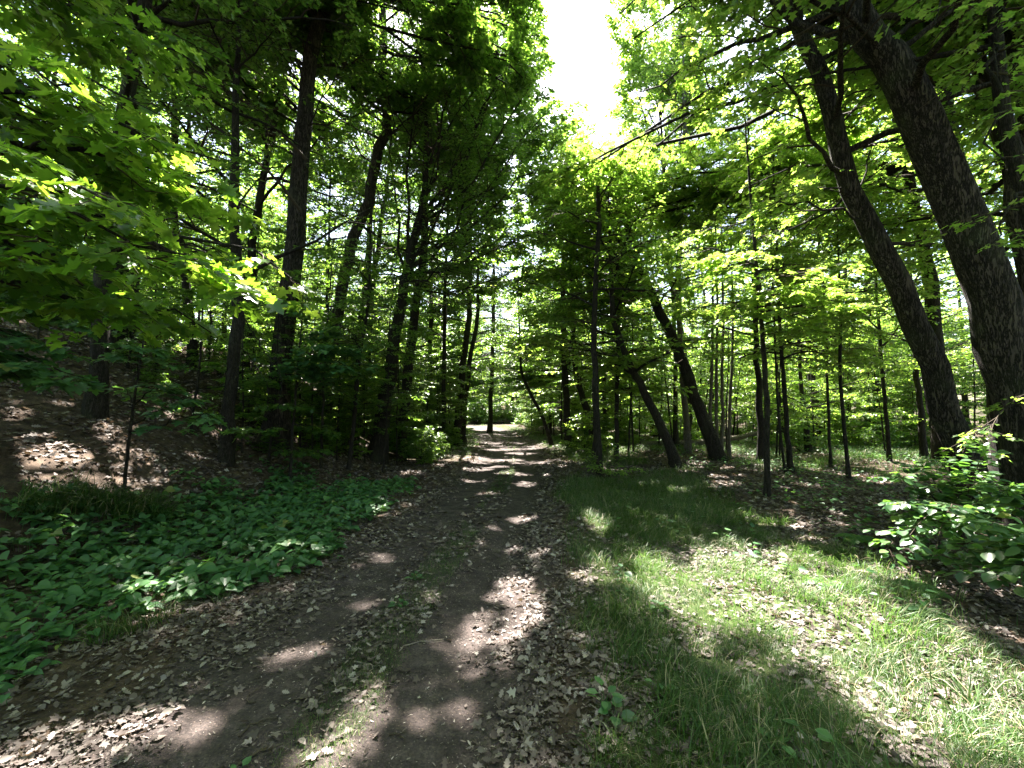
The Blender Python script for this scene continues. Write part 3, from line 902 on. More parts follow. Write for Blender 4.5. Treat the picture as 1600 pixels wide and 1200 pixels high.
# near maple on the left, trunk standing just outside the picture
make_tree('maple_tree', 'near maple at the left edge with large pointed leaves glowing in the sun', 'tree', (-4.6, 2.6, float(ground_h(-4.6, 2.6))),
          [(0, 0, 0), (.1, .1, 1.5), (.1, .2, 3.2), (.2, .5, 5.5), (.2, .7, 8), (.2, .9, 10)], [.13, .12, .10, .07, .03], leaf='maple', tmpl=MAPLE, size=.112, n1=10, crown_from=.5, L1=2.8,
          n2=8, L2=.62, n3=3, L3=.28, per=6, flat=.06, droop=.22, tilt=.28,
          tips=[(at(x, y, d), f, .12) for (x, y, d, f) in [(440, 470, 2.9, .34), (455, 435, 3.3, .38), (400, 330, 3.3, .42), (340, 250, 3.2, .45), (300, 400, 2.7, .36), (250, 180, 3.1, .48), (330, 520, 3.6, .3),
                (200, 330, 2.4, .38), (120, 130, 2.6, .48), (380, 420, 3.8, .36), (140, 420, 2.5, .34), (230, 480, 3.2, .3), (60, 250, 2.3, .42), (320, 330, 4.0, .42), (100, 30, 3.2, .55), (230, 60, 3.6, .55),
                (60, 400, 3, .34), (330, 120, 4.2, .55), (180, 250, 3.4, .46), (270, 290, 3.6, .44)]])
make_tree('maple_sapling', 'low maple sapling with a flat green spray over the brown slope', 'sapling', (-5.0, 5.6, float(ground_h(-5.0, 5.6))),
          [(0, 0, 0), (.05, 0, 1.0), (.1, .1, 2.4)], [.022, .018, .008], leaf='cover', tmpl=MAPLE, size=.12, n1=5, crown_from=.5, L1=.7, n2=6, L2=.4, n3=3, L3=.2, per=5, flat=.04, droop=.12, tilt=.15,
          tips=[(at(x, y, d), f, .1) for (x, y, d, f) in [(340, 655, 5.2, .45), (300, 625, 5.5, .5), (250, 600, 5.6, .6), (300, 660, 4.9, .42), (190, 600, 5.4, .6)]])
make_tree('maple_sapling', 'shaded maple sapling with blue-green sprays at the left edge above the slope', 'sapling', (-6.1, 4.4, float(ground_h(-6.1, 4.4))),
          [(0, 0, 0), (.05, 0, 1.2), (.1, .1, 3.0)], [.03, .024, .01], leaf='cover', tmpl=MAPLE, size=.13, n1=8, crown_from=.4, L1=1.0, n2=7, L2=.45, n3=3, L3=.22, per=6, flat=.05, droop=.15, tilt=.2,
          tips=[(at(x, y, d), f, .1) for (x, y, d, f) in [(130, 590, 4.2, .5), (70, 540, 4.4, .6), (20, 480, 4.4, .7), (110, 500, 4.8, .7), (30, 590, 4.0, .5), (60, 430, 4.4, .85)]])
make_tree('maple_sapling', 'sapling with drooping grey-green sprays in front of the short leaning trunk', 'sapling', (-4.3, 8.4, float(ground_h(-4.3, 8.4))),
          [(0, 0, 0), (.05, 0, 1.4), (.1, .1, 3.2)], [.03, .024, .01], leaf='cover', tmpl=MAPLE, size=.12, n1=5, crown_from=.6, L1=.8, n2=8, L2=.5, n3=3, L3=.25, per=6, flat=.05, droop=.15, tilt=.2,
          tips=[(at(x, y, d), f, .12) for (x, y, d, f) in [(635, 580, 8.0, .65), (600, 575, 8.2, .7), (560, 545, 8.4, .75), (520, 540, 8, .75), (470, 560, 8, .6)]])
for (px, py, Y, lab) in [(300, 620, 8, 'dark bushy sapling on the slope left of the vine-hung trunk'), (420, 700, 8.6, 'dark leafy sapling at the foot of the tall straight left trunk'),
                         (620, 690, 15, 'bushy dark sapling beyond the fan-branched trunk'), (680, 680, 17, 'low dense bush-like sapling beside the slender trunk by the track'),
                         (470, 640, 12, 'dim sapling on the slope right of the tall straight left trunk'), (200, 560, 9, 'leafy sapling half way up the left slope')]:
    p = at(px, py, Y)
    make_tree('sapling', lab, 'sapling', (p[0], Y, float(ground_h(p[0], Y))), [(0, 0, 0), (.05, .1, 1.5), (.1, 0, 3.6)], [.025, .02, .008], leaf='dark', tmpl=MAPLE_S, size=.11,
              n1=16, crown_from=.1, L1=1.2, elev=8, n2=6, L2=.5, n3=3, L3=.25, per=7, flat=.06, droop=.12, tilt=.25)

# tall trees added so their crowns meet overhead and shade the track
OH = [(-6.6, 6.8, 15, 'dark', 'tall shade tree added behind the near maple on the left slope'),
      (-7.5, 12.0, 16, 'dark', 'tall shade tree added high on the left slope behind the vine-hung trunk'),
      (12.5, 10.5, 15, 'light', 'tall shade tree added behind the bright backlit young maple'),
      (9.0, 7.2, 15, 'light', 'tall shade tree added far right behind the crooked trunk'),
      (-5.6, 16.5, 16, 'dark', 'tall shade tree added on the slope behind the fan-branched trunk'),
      (7.2, 17.5, 14, 'light', 'tall shade tree added behind the stem clump')]
for (x, y, h, lf, lab) in OH:
    bend = -.12 * x
    make_tree('shade_tree', lab, 'tree', (x, y, float(ground_h(x, y))), [(0, 0, 0), (bend * .2, 0, h * .3), (bend, 0, h * .6), (bend * 1.8, 0, h)], [.12, .11, .09, .06, .03], leaf=lf,
              tmpl=MAPLE_S, size=.095, n1=32, crown_from=.36, L1=3.6, elev=16, n2=10, L2=1.2, n3=6, L3=.45, per=10, bark='bark_dark')
# trees added to shade the near track, boughs mostly too high to be seen
OV = [(-8.8, 9.4, 16, 'tall tree added on the left slope to shade the track'),
      (12.0, 12.0, 16, 'tall tree added deep in the right woods to shade the verge'),
      (-7.8, 4.6, 15, 'tall tree added behind the near maple to shade the heart-leaved carpet'),
      (9.6, 6.0, 15, 'tall tree added right of the crooked trunk to shade the verge')]
TG = [[] for _ in OV]
EXTRA = [(x + 0., y + 0.) for x in (.2, .8, 1.35) for y in (1, 1.7, 2.4, 3.1, 3.7)] + [(.5, 4.6), (1.2, 4.9), (1.2, 5.6), (.5, 5.3), (.8, 6.0), (1.7, 5.9), (2.1, 6.5), (1.2, 6.8), (1.8, 7.3), (2.7, 7.1), (.7, 7.6), (1.4, 8.2), (2.3, 8.2), (3.2, 6.3)] + [(.9, 3.9), (1.4, 4.4), (1.0, 4.5), (.6, 4.9), (1.5, 5.3), (1.0, 5.4), (1.4, 3.3), (.9, 2.9), (1.4, 2.3), (.8, 1.9), (1.9, 5.5), (1.5, 5.9)] + [(3.9, y) for y in (2, 3, 4, 5)] + [(-2.6, 1.4), (-1.8, 2.6), (-3, 3), (1.5, 6), (2.6, 6.6), (-1.3, 1.6)]
for gx_, gy_ in [(a, b) for a in np.arange(-9, 6.5, 1.35) for b in np.arange(.6, 12.5, 1.35)] + EXTRA:
    if True:
        x, y = gx_ + random.uniform(-.3, .3), gy_ + random.uniform(-.3, .3)
        best = None
        for z in [11, 12, 13, 10, 14, 15, 16, 9, 8, 7]:
            k = (z + random.uniform(-.3, .3)) / SV[2]
            p = np.array([x + SV[0] * k, y + SV[1] * k, SV[2] * k])
            px, py, d = project(p[None])
            px, py = px[0], py[0]
            if d[0] < .5 or py < -40:
                best = p; break
            if not (830 < px < 1050 and py < 250) and (z < 9 or px < 830):
                best = p; break
        if best is None:
            continue
        j = int(np.argmin([math.hypot(best[0] - o[0], best[1] - o[1]) for o in OV]))
        TG[j].append(tuple(best))
for (x, y, h, lab), tgt in zip(OV, TG):
    make_tree('overhanging_tree', lab, 'tree', (x, y, float(ground_h(x, y))), [(0, 0, 0), (-.03 * x, -.2, 5), (-.12 * x, -.6, 10), (-.2 * x, -.8, h)], [.2, .17, .13, .08, .03], leaf='dark' if x < 0 else 'light',
              tmpl=MAPLE_S, size=.12, n1=14, crown_from=.5, L1=3.2, elev=20, n2=9, L2=1.4, n3=6, L3=.5, per=12, tip_n2=4.2, bark='bark_dark', flat=.22,
              tips=[(t, min(.93, max(.55, (t[2] - 2.0) / h + random.uniform(-.1, .1))), random.uniform(-.05, .2)) for t in tgt])
# trees whose boughs meet over the far part of the track
for (x, y, h, lf, lab, tp) in [
        (4.2, 19.5, 12, 'dark', 'leafy tree reaching over the track from the right, before the sunlit end',
         [(960, 330, 18), (900, 400, 18), (860, 470, 19), (930, 480, 19), (830, 540, 20), (900, 560, 20), (980, 420, 17), (1000, 520, 18), (870, 330, 19), (960, 240, 18.5), (1020, 300, 18), (950, 600, 20)]),
        (-3.8, 22.5, 12, 'dark', 'leafy tree reaching over the track from the left, before the sunlit end',
         [(760, 400, 22), (800, 470, 22), (780, 540, 21), (730, 580, 21), (840, 420, 22), (820, 570, 23), (700, 480, 21), (850, 520, 23), (820, 340, 22), (880, 300, 22), (760, 300, 22)]),
        (3.6, 30, 13, 'dark', 'taller leafy tree arching over the sunlit end of the track from the right',
         [(820, 560, 29), (860, 590, 29), (900, 540, 29), (780, 520, 30), (850, 480, 30), (920, 600, 30), (790, 600, 31), (740, 560, 31), (830, 610, 32), (760, 610, 33), (800, 570, 28), (740, 500, 29), (720, 610, 30), (900, 430, 30), (940, 500, 30), (850, 370, 30), (950, 370, 30)]),
        (-2.7, 17.0, 17, 'dark', 'tall leafy tree whose crown makes the left side of the sky gap',
         [(x_, y_, 15.5) for x_, y_ in [(850, 20), (820, -20), (790, 40), (840, 90), (860, 150), (800, 130), (750, 90), (730, 10), (880, 210), (830, 210), (780, 200), (900, 280), (850, 290), (790, 280), (890, 360),
                                        (840, 370), (770, 350), (700, 60), (690, 150), (720, 230), (700, 320), (860, -10), (845, 60), (895, 180), (905, 240), (760, 430), (830, 440), (880, 430)]]),
        (6.4, 16.8, 19, 'light', 'very tall airy tree behind the right side of the sky gap',
         [(960, 20, 16), (990, 60, 16), (1030, 30, 16), (1070, 80, 16), (1110, 40, 16), (980, 120, 16), (1020, 160, 16), (1060, 190, 16), (1100, 150, 16), (960, 180, 16), (1000, 230, 16), (1130, 220, 16), (1040, 260, 16),
          (1150, 110, 16), (1000, -20, 16), (1080, -10, 16)]),
        (4.4, 23.0, 18, 'light', 'tall sunlit tree whose top closes the sky gap from below',
         [(890, 200, 22), (920, 190, 22), (950, 180, 22), (980, 210, 22), (900, 250, 22), (940, 260, 22), (990, 280, 22), (880, 300, 22), (930, 320, 22), (1010, 340, 22), (960, 390, 22)]),
        (-5.6, 36, 12, 'dark', 'low-boughed tree closing over the sunlit end of the track from the left',
         [(x_, y_, 35) for x_, y_ in [(740, 615), (765, 600), (790, 615), (815, 600), (775, 575), (800, 550), (740, 570), (830, 570), (760, 540), (790, 510), (830, 520), (750, 500), (845, 590)]]),
        (2.4, 27, 11, 'dark', 'low-boughed tree closing over the track from the right near its sunlit end',
         [(x_, y_, 26) for x_, y_ in [(850, 610), (825, 585), (860, 570), (790, 570), (810, 545), (840, 530), (780, 530), (870, 500), (820, 480), (790, 460), (850, 450), (895, 560), (770, 590), (880, 610)]]),
        (2.6, 13.5, 9, 'light', 'slim leafy tree between the thin black sapling and the track end',
         [(900, 260, 12.5), (940, 300, 12.5), (980, 330, 12.5), (910, 380, 12.5), (960, 440, 12.5), (900, 470, 13), (1000, 250, 13), (1010, 420, 13), (940, 540, 13), (1000, 560, 13)])]:
    make_tree('arching_tree', lab, 'tree', (x, y, float(ground_h(x, y))), [(0, 0, 0), (0, 0, h * .3), (-.04 * x, 0, h * .6), (-.1 * x, 0, h)], [.09, .08, .06, .04, .02], leaf=lf,
              size=.145, n1=22, crown_from=.25, L1=2.6, elev=12, n2=11, L2=1.25, n3=6, L3=.45, per=12, tip_n2=6.5, tips=[(tuple(at(*q)), .25 + .6 * min(1, max(0, at(*q)[2] - 2) / h), .06) for q in tp])

# --- woods farther off: a few kinds, copied
GR = {'L': 'trees in the far woods left of the track', 'R': 'trees in the far woods right of the track', 'E': 'trees beyond the sunlit end of the track'}
LAB = {'L': '%s among the distant trees left of the track', 'R': '%s among the distant trees right of the track', 'E': '%s beyond the sunlit far end of the track'}
KINDS = {'big': 'tall leafy tree', 'pole': 'slender pole-stemmed tree', 'sap': 'thin leafy sapling', 'bush': 'low leafy bush'}


def variant(kind, leaf, seed):
    if kind == 'big':
        return make_tree('forest_tree', 'x', 'tree', (0, 0, -50), [(0, 0, 0), (.1, 0, 4), (.3, .1, 9), (.2, 0, 16)], [.2, .16, .1, .03], leaf=leaf, size=.125, n1=34, crown_from=.22, L1=3.6, elev=18,
                         n2=8, L2=1.3, n3=5, L3=.5, per=8, cull=False, seed=seed)
    if kind == 'pole':
        return make_tree('pole_tree', 'x', 'tree', (0, 0, -50), [(0, 0, 0), (.1, .05, 3), (.0, .1, 7), (.2, 0, 12)], [.08, .07, .05, .02], leaf=leaf, size=.115, n1=22, crown_from=.3, L1=2.2, elev=15,
                         n2=7, L2=.9, n3=4, L3=.4, per=8, cull=False, seed=seed, sides=7)
    if kind == 'sap':
        return make_tree('forest_sapling', 'x', 'sapling', (0, 0, -50), [(0, 0, 0), (.05, .05, 2), (.0, .1, 4), (.1, 0, 6)], [.035, .03, .02, .01], leaf=leaf, size=.105, n1=20, crown_from=.28, L1=1.4, elev=5,
                         n2=6, L2=.6, n3=3, L3=.3, per=7, cull=False, seed=seed, sides=6, flat=.06, tilt=.25)
    return make_tree('bush', 'x', 'bush', (0, 0, -50), [(0, 0, 0), (.02, .02, .5), (.0, .05, 1.3)], [.02, .015, .006], leaf=leaf, size=.1, n1=16, crown_from=.08, L1=.9, elev=25,
                     n2=6, L2=.4, n3=3, L3=.2, per=7, cull=False, seed=seed, sides=5, flat=.15, tilt=.3)


VAR, FIRST = {}, {}
for k in KINDS:
    for lf in ('light', 'dark'):
        for s in range(2 if k != 'bush' else 1):
            VAR[(k, lf, s)] = variant(k, lf, 100 + s * 7 + len(k) + (3 if lf == 'dark' else 0))


def place(kind, x, y, rz, sc, lean=(0, 0)):
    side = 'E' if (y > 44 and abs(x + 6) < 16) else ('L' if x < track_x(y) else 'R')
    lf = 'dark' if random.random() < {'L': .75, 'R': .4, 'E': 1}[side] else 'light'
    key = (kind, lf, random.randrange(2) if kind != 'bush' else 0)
    r = VAR[key]
    z = float(ground_h(x, y, False)) - .05
    lab, grp = LAB[side] % KINDS[kind], GR[side] + ', ' + KINDS[kind]
    if key not in FIRST:
        FIRST[key] = 1
        r.location = (x, y, z); r.rotation_euler = (lean[0], lean[1], rz); r.scale = (sc,) * 3
        r['label'] = lab; r['group'] = grp
    else:
        copy_thing(r, (x, y, z), rz, sc, lab, grp, lean)


def scatter(kind, n, x0, x1, y0, y1, mind, clear, smin=.8, smax=1.2):
    pts, tries = [], 0
    while len(pts) < n and tries < n * 60:
        tries += 1
        y = y0 + (y1 - y0) * random.random() ** 1.0
        x = random.uniform(x0, x1)
        if abs(x) > 1.35 * y + 6: continue
        u = x - float(track_x(y))
        if abs(u) < clear + (2.0 if y > 40 else 0): continue
        # open ground at the bend, where the sun falls
        if 38 < y < 54 and -11 < x < 5 and kind != 'bush': continue
        if kind == 'big' and abs(x / y - .15) < .12 and y < 62: continue
        if any((x - a) ** 2 + (y - b) ** 2 < mind ** 2 for a, b in pts): continue
        # nothing tall where its shadow-free shafts must stay open
        if kind in ('big', 'pole') and y < 19 and -8 < x < 9: continue
        if kind == 'sap' and y < 9.5: continue
        pts.append((x, y))
        place(kind, x, y, random.uniform(0, 6.28), random.uniform(smin, smax), (random.gauss(0, .05), random.gauss(0, .05)))


scatter('big', 70, -42, 45, 18, 62, 3.2, 3.6)
scatter('big', 90, -75, 75, 56, 96, 3.6, 3.0)
scatter('pole', 80, -34, 40, 15, 60, 1.6, 2.6)
scatter('sap', 66, -36, 40, 11, 62, 1.1, 2.1)
scatter('bush', 110, -40, 42, 15, 64, 1.2, 2.6, .7, 1.8)
for yy_ in np.arange(12.5, 43, 1.0):
    for sg in (-1, 1):
        if sg > 0 and (yy_ < 15 or random.random() < .3): continue
        k_ = random.choice(['bush', 'sap', 'bush'])
        place(k_, float(track_x(yy_)) + sg * (float(halfw(yy_)) + random.uniform(1.0, 2.4)), yy_ + random.uniform(-.4, .4), random.uniform(0, 6), random.uniform(.55, 1.0))
scatter('sap', 50, -20, -3, 9.5, 26, .9, 2.6, .6, 1.1)
scatter('sap', 56, 1, 26, 18, 42, 1.0, 2.6, .7, 1.1)
scatter('bush', 44, 3, 22, 17, 32, 1.0, 3.4, .4, 1.0)
scatter('sap', 42, 2.5, 20, 13.5, 26, 1.0, 2.6, .7, 1.0)
scatter('bush', 36, -18, -3, 10, 26, 1.0, 2.6, .5, 1.1)
for yy_ in (47.5, 50, 53, 57):
    for xx_ in np.arange(-16, 16, 1.7):
        if xx_ > float(track_x(yy_)) + 4.2:
            place('bush' if yy_ < 55 else 'sap', xx_ + random.uniform(-.5, .5), yy_ + random.uniform(-1, 1), random.uniform(0, 6), random.uniform(1.2, 2.0))
for (x, y) in [(-3, 57), (0, 59), (3, 56), (6, 60), (-6, 61), (1, 65), (-2, 69), (5, 67), (9, 60), (-9, 66), (12, 64), (4.5, 47), (8, 50), (-13, 70), (-5.5, 73), (3, 74)]:
    place('big', x, y, random.uniform(0, 6), random.uniform(1.1, 1.3))
for _ in range(22):
    y = random.uniform(7.8, 13)
    place(random.choice(['sap', 'bush']), float(track_x(y)) - random.uniform(3.6, 8.5), y, random.uniform(0, 6), random.uniform(.35, .6))
for _ in range(60):
    y = random.uniform(10, 26)
    place(random.choice(['sap', 'bush', 'bush']), float(track_x(y)) - random.uniform(2.3, 7), y, random.uniform(0, 6), random.uniform(.4, .75))
for (x, y) in [(-15, 4), (-12, -1), (12, 1), (-6, -4), (5, -4.5), (11, -4), (-1, -8), (15, 9), (-17, 10), (-4, -12), (5, -12), (-11, -8), (12, -11), (-18, -5), (19, -2), (0, -17)]:
    place('big', x, y, random.uniform(0, 6), 1.1)  # unseen trees added around and behind the camera to block open sky

# ---- bare vines on the vine-hung trunk
def line_tube(B, pts, r0, r1, k=6, m=24, wob=.0):
    P = resample(pts, m)
    P[1:-1] += RNG.normal(0, wob, (m - 2, 3))
    tubes(B, P[None], np.linspace(r0, r1, m)[None], k)


vr = thing('vine', 'thin bare vines hanging and looping down the dark leaning trunk on the slope', 'vine', tuple(at(352, 700, 7.5)))
vb = np.array(vr.location)
for pts in [[(345, 700), (350, 620), (372, 540), (368, 470), (384, 420), (372, 360)], [(360, 690), (352, 600), (362, 530), (352, 480), (366, 430)],
            [(372, 540), (392, 560), (412, 590), (418, 620), (414, 650)], [(384, 500), (420, 560), (440, 590), (436, 640), (430, 660)], [(366, 480), (380, 520), (372, 580), (356, 640)]]:
    B = Build()
    line_tube(B, [at(x, y, 7.35 + .12 * math.sin(i * 2.1)) - vb for i, (x, y) in enumerate(pts)], .011, .004, 5, 40, .014)
    link('stem', B.mesh('stem', M['bark_dark'], True), vr)

# dead boughs with bare twigs at the tall trunk
for (x, y, tx, ty, lab) in [(480, 250, 260, 90, 'long dead bough with bare twigs reaching left across the tall straight trunk'),
                            (470, 330, 330, 210, 'shorter dead bough with curling bare twigs left of the tall straight trunk')]:
    a, b = at(x, y, 9.0), at(tx, ty, 7.6)
    r = thing('dead_branch', lab, 'branch', tuple(a))
    s = np.linspace(0, 1, 9)[:, None]
    q = (b - a)[None] * s
    q[:, 2] += (.25 * np.sin(s * 3.1))[:, 0]
    q += RNG.normal(0, .03, q.shape) * s
    B = Build()
    A = q[None]; AR = (.035 * (1 - .8 * s[:, 0]))[None]
    tubes(B, A, AR, 6)
    B2, B2R = spawn(A, AR, 14, .15, 1, 1.1, 45, .25, .4, 6, .012)
    B3, B3R = spawn(B2, B2R, 5, .2, 1, .5, 50, .25, .2, 5, .005)
    tubes(B, B2, B2R, 4); tubes(B, B3, B3R, 3)
    link('bough', B.mesh('bough', M['twig'], True), r)

# ---- shrubs at the right edge
def make_shrub(name, label, base, tips, leaf, tmpl, size, n2=7, L2=.3, per=6, group=None):
    root = thing(name, label, 'shrub', tuple(base), group)
    base = np.array(base)
    s = np.linspace(0, 1, 7)[:, None]
    A, AR = [], []
    for tp in tips:
        g = np.array(tp) - base
        q = g[None] * s
        q[:, 2] += (.22 * np.linalg.norm(g) * np.sin(s * 3.1416) * .8)[:, 0]
        q += RNG.normal(0, .015, q.shape) * s
        A.append(q); AR.append(.011 * (1 - .75 * s[:, 0]))
    A, AR = np.array(A), np.array(AR)
    B, Lf = Build(), Build()
    tubes(B, A, AR, 5)
    B2, B2R = spawn(A, AR, n2, .2, 1, L2, 50, .08, .1, 4, .004)
    tubes(B, B2, B2R, 3)
    leafy(Lf, tmpl, B2, per, size, .28, cull=False)
    leafy(Lf, tmpl, A, 9, size, .28, t0=.25, cull=False)
    link('stems', B.mesh('stems', M['twig'], True), root)
    link('leaves', Lf.mesh('leaves', M[leaf]), root)
    return root


def gp(px, py, Y=None):
    x, y = onground(px, py)
    return (x, y, float(ground_h(x, y)))


make_shrub('shrub', 'big-leaved shrub with shiny sunlit leaves at the foot of the two leaning trunks', gp(1510, 850),
           [at(x, y, d) for (x, y, d) in [(1385, 745, 4.9), (1430, 730, 5.1), (1400, 790, 4.6), (1470, 720, 5), (1420, 840, 4.3), (1480, 800, 4.4), (1520, 740, 4.8), (1380, 860, 4.4), (1460, 870, 4.1),
                                          (1550, 790, 4.5), (1540, 700, 5.0), (1450, 770, 5.2), (1590, 760, 4.6)]], 'shrub', ROUND, .095, 11, .32, 7)
make_shrub('shrub', 'shaded shrub with broad dark leaves in the lower right corner of the woods', gp(1640, 920),
           [at(x, y, d) for (x, y, d) in [(1540, 820, 3.6), (1580, 860, 3.4), (1530, 890, 3.6), (1600, 780, 3.8), (1500, 860, 3.9), (1590, 910, 3.2), (1620, 840, 3.4), (1560, 760, 4), (1640, 880, 3.0)]], 'shrub', ROUND, .1, 11, .32, 7)
make_shrub('shrub', 'small leafy shrub at the track edge below the thin black sapling', gp(948, 752),
           [at(x, y, d) for (x, y, d) in [(915, 700, 10), (950, 690, 10.4), (980, 705, 10), (930, 730, 9.4), (1000, 735, 9.6), (965, 740, 9), (890, 715, 10.6)]], 'light', OVATE, .08, 9, .35, 8)

# ---- ground leaves: litter, grass, cover
def surf_n(x, y):
    e = .05
    dx = (ground_h(x + e, y) - ground_h(x - e, y)) / (2 * e)
    dy = (ground_h(x, y + e) - ground_h(x, y - e)) / (2 * e)
    return nrm(np.c_[-dx, -dy, np.ones_like(dx)])


def scatter_xy(n, x0, x1, y0, y1, dens):
    x = RNG.uniform(x0, x1, n); y = RNG.uniform(y0, y1, n)
    k = (RNG.random(n) < dens(x, y)) & (np.abs(x) < 1.25 * y + .9)
    return x[k], y[k]


def litter_density(x, y):
    u = np.abs(x - track_x(y)); w = halfw(y)
    n = fbm(x * 1.1, y * 1.1, 81); n2 = fbm(x * 3.3, y * 3.3, 82)
    clump = smooth(.38, .62, n2) * .75 + .25
    edge = np.exp(-((u - w * .98) / .33) ** 2)
    ruts = 1 - .97 * np.exp(-((u - .62) / .36) ** 4)
    track = (.5 * smooth(.42, .6, n) + .08) * ruts
    off = smooth(w, w * 1.15, u) * .85
    right = (x > track_x(y)) & (u < 4.2) & (y < 10)
    off = np.where(right, off * (.36 + .5 * smooth(.5, .66, n)), off)
    dry = smooth(1.5, 1.9, x) * (1 - smooth(3.0, 3.5, x)) * (1 - smooth(4.6, 5.4, y)) * (.45 + .55 * smooth(.4, .6, n2))  # dead leaves lie thicker in the sunlit strip, also to brighten it
    return np.clip(np.maximum(np.maximum(np.maximum(edge * .95, track), off) * clump, dry * .8), 0, 1)


def cover_density(x, y):
    u = x - track_x(y)
    n = (fbm(x * 1.2, y * 1.2, 91) - .5)
    inner = smooth(1.25, 1.6, -u - .6 * (1 - smooth(2.8, 4.4, y)) + n * 1.3 + (fbm(x * 4, y * 4, 93) - .5) * .5) * (.35 + .65 * smooth(.34, .46, fbm(x * 2.2, y * 2.2, 94)))
    outer = 1 - smooth(3.3, 4.6, -u + n * 1.8)
    return np.clip(inner * outer * smooth(1.9, 2.6, y + n) * (1 - smooth(7.6, 9.6, y + n * 3)), 0, 1)


LB = Build()
for (n, x0, x1, y0, y1, sz) in [(90000, -5, 5.5, .8, 6, .048), (110000, -11, 9, 5, 13, .07), (90000, -24, 22, 12, 34, .11), (40000, -3.4, 2, .9, 5, .022)]:
    x, y = scatter_xy(n, x0, x1, y0, y1, lambda x, y: litter_density(x, y) * (1 - .6 * cover_density(x, y)))
    z = ground_h(x, y)
    for j, tm in enumerate((OAK, OAK2, OVATE, MAPLE_S)):
        k = (np.arange(len(x)) % 4) == j
        m = int(k.sum())
        N = surf_n(x[k], y[k]) + RNG.normal(0, .42, (m, 3))
        a = RNG.random(m) * 6.283
        X = np.c_[np.cos(a), np.sin(a), RNG.normal(0, .12, m)]
        leaves(LB, tm, np.c_[x[k], y[k], z[k] + .006 + .016 * RNG.random(m)], X, N, sz * (.5 + .9 * RNG.random(m)), np.clip(RNG.beta(1.6, 2.0, m), 0, 1))
link('leaf_litter', LB.mesh('leaf_litter', M['litter']), None, kind='stuff', label='dry brown dead leaves scattered on the track edges and forest floor', category='leaf litter')

# wood chips and crumbs
CH = Build()
CHIP = (np.array([[0, 0, 0], [1, .1, .02], [.95, .3, .05], [.1, .32, .03]]), [[0, 1, 2, 3]])
x, y = scatter_xy(60000, -3.2, 1.6, .8, 7, lambda x, y: np.where(np.abs(x - track_x(y)) < 1.7, .25 + .6 * smooth(.45, .6, fbm(x * 2, y * 2, 7)), .0))
m = len(x); a = RNG.random(m) * 6.283
leaves(CH, CHIP, np.c_[x, y, ground_h(x, y) + .004], np.c_[np.cos(a), np.sin(a), RNG.normal(0, .2, m)], np.array([0, 0, 1.]) + RNG.normal(0, .25, (m, 3)), .006 + .016 * RNG.random(m) ** 2, RNG.random(m))
link('wood_chips', CH.mesh('wood_chips', M['litter']), None, kind='stuff', label='tiny pale bits of bark and wood trodden into the dark track', category='wood chips')


def blade(bend, w=.016):
    z = [0, .4, .75, 1.0]
    xs = [0, bend * .16, bend * .55, bend]
    ws = [w, w * .85, w * .55, 0]
    zz = [0, .4 * (1 - .05 * bend), .72 * (1 - .12 * bend), 1 - .42 * bend]
    v = []
    for i in range(3):
        v += [(xs[i], -ws[i], zz[i]), (xs[i], ws[i], zz[i])]
    v.append((xs[3], 0, zz[3]))
    return np.array(v), [[0, 1, 3, 2], [2, 3, 5, 4], [4, 5, 6]]


BL = [blade(b) for b in (.25, .6, .95, 1.25)]


def tufts(B, x, y, per, h, spread):
    n = len(x)
    cx_ = np.repeat(x, per) + RNG.normal(0, spread, n * per)
    cy_ = np.repeat(y, per) + RNG.normal(0, spread, n * per)
    hh = np.repeat(h, per) * (.55 + .7 * RNG.random(n * per))
    zz = ground_h(cx_, cy_)
    swirl = fbm(cx_ * .8, cy_ * .8, 17) * 12
    a = swirl + RNG.normal(0, 1.1, n * per)
    for j in range(4):
        k = RNG.integers(0, 4, n * per) == j if False else (np.arange(n * per) * 7919 % 4) == j
        m = int(k.sum())
        X = np.c_[np.cos(a[k]), np.sin(a[k]), np.zeros(m)]
        leaves(B, BL[j], np.c_[cx_[k], cy_[k], zz[k] - .005], X, np.array([0, 0, 1.]) + RNG.normal(0, .18, (m, 3)), hh[k], RNG.random(m))


GB = Build()
x, y = scatter_xy(15000, -.4, 5.2, .9, 6, lambda x, y: turf_mask(x, y) * (.25 + .75 * smooth(.38, .6, fbm(x * 1.6, y * 1.6, 19))) * (1 - .6 * smooth(1.5, 1.9, x) * (1 - smooth(4.6, 5.4, y)) * smooth(.35, .6, fbm(x * 3.3, y * 3.3, 82))) * (np.abs(x - track_x(y)) > 1.2))  # grass sparser in the sunlit strip, also to make it paler
tufts(GB, x, y, 12, .07 + .13 * RNG.random(len(x)) * smooth(.3, .65, fbm(x * 1.1, y * 1.1, 23)), .035)
x, y = scatter_xy(17000, 0, 6, 6, 12, lambda x, y: turf_mask(x, y))
tufts(GB, x, y, 8, .08 + .10 * RNG.random(len(x)), .05)
x, y = scatter_xy(22000, -5, 5, 12, 45, lambda x, y: turf_mask(x, y) * .7)
tufts(GB, x, y, 5, .10 + .12 * RNG.random(len(x)), .06)
x, y = scatter_xy(40000, 2, 22, 10.5, 28, lambda x, y: smooth(.4, .55, fbm(x * .35, y * .35, 29)))
tufts(GB, x, y, 5, .12 + .15 * RNG.random(len(x)), .08)
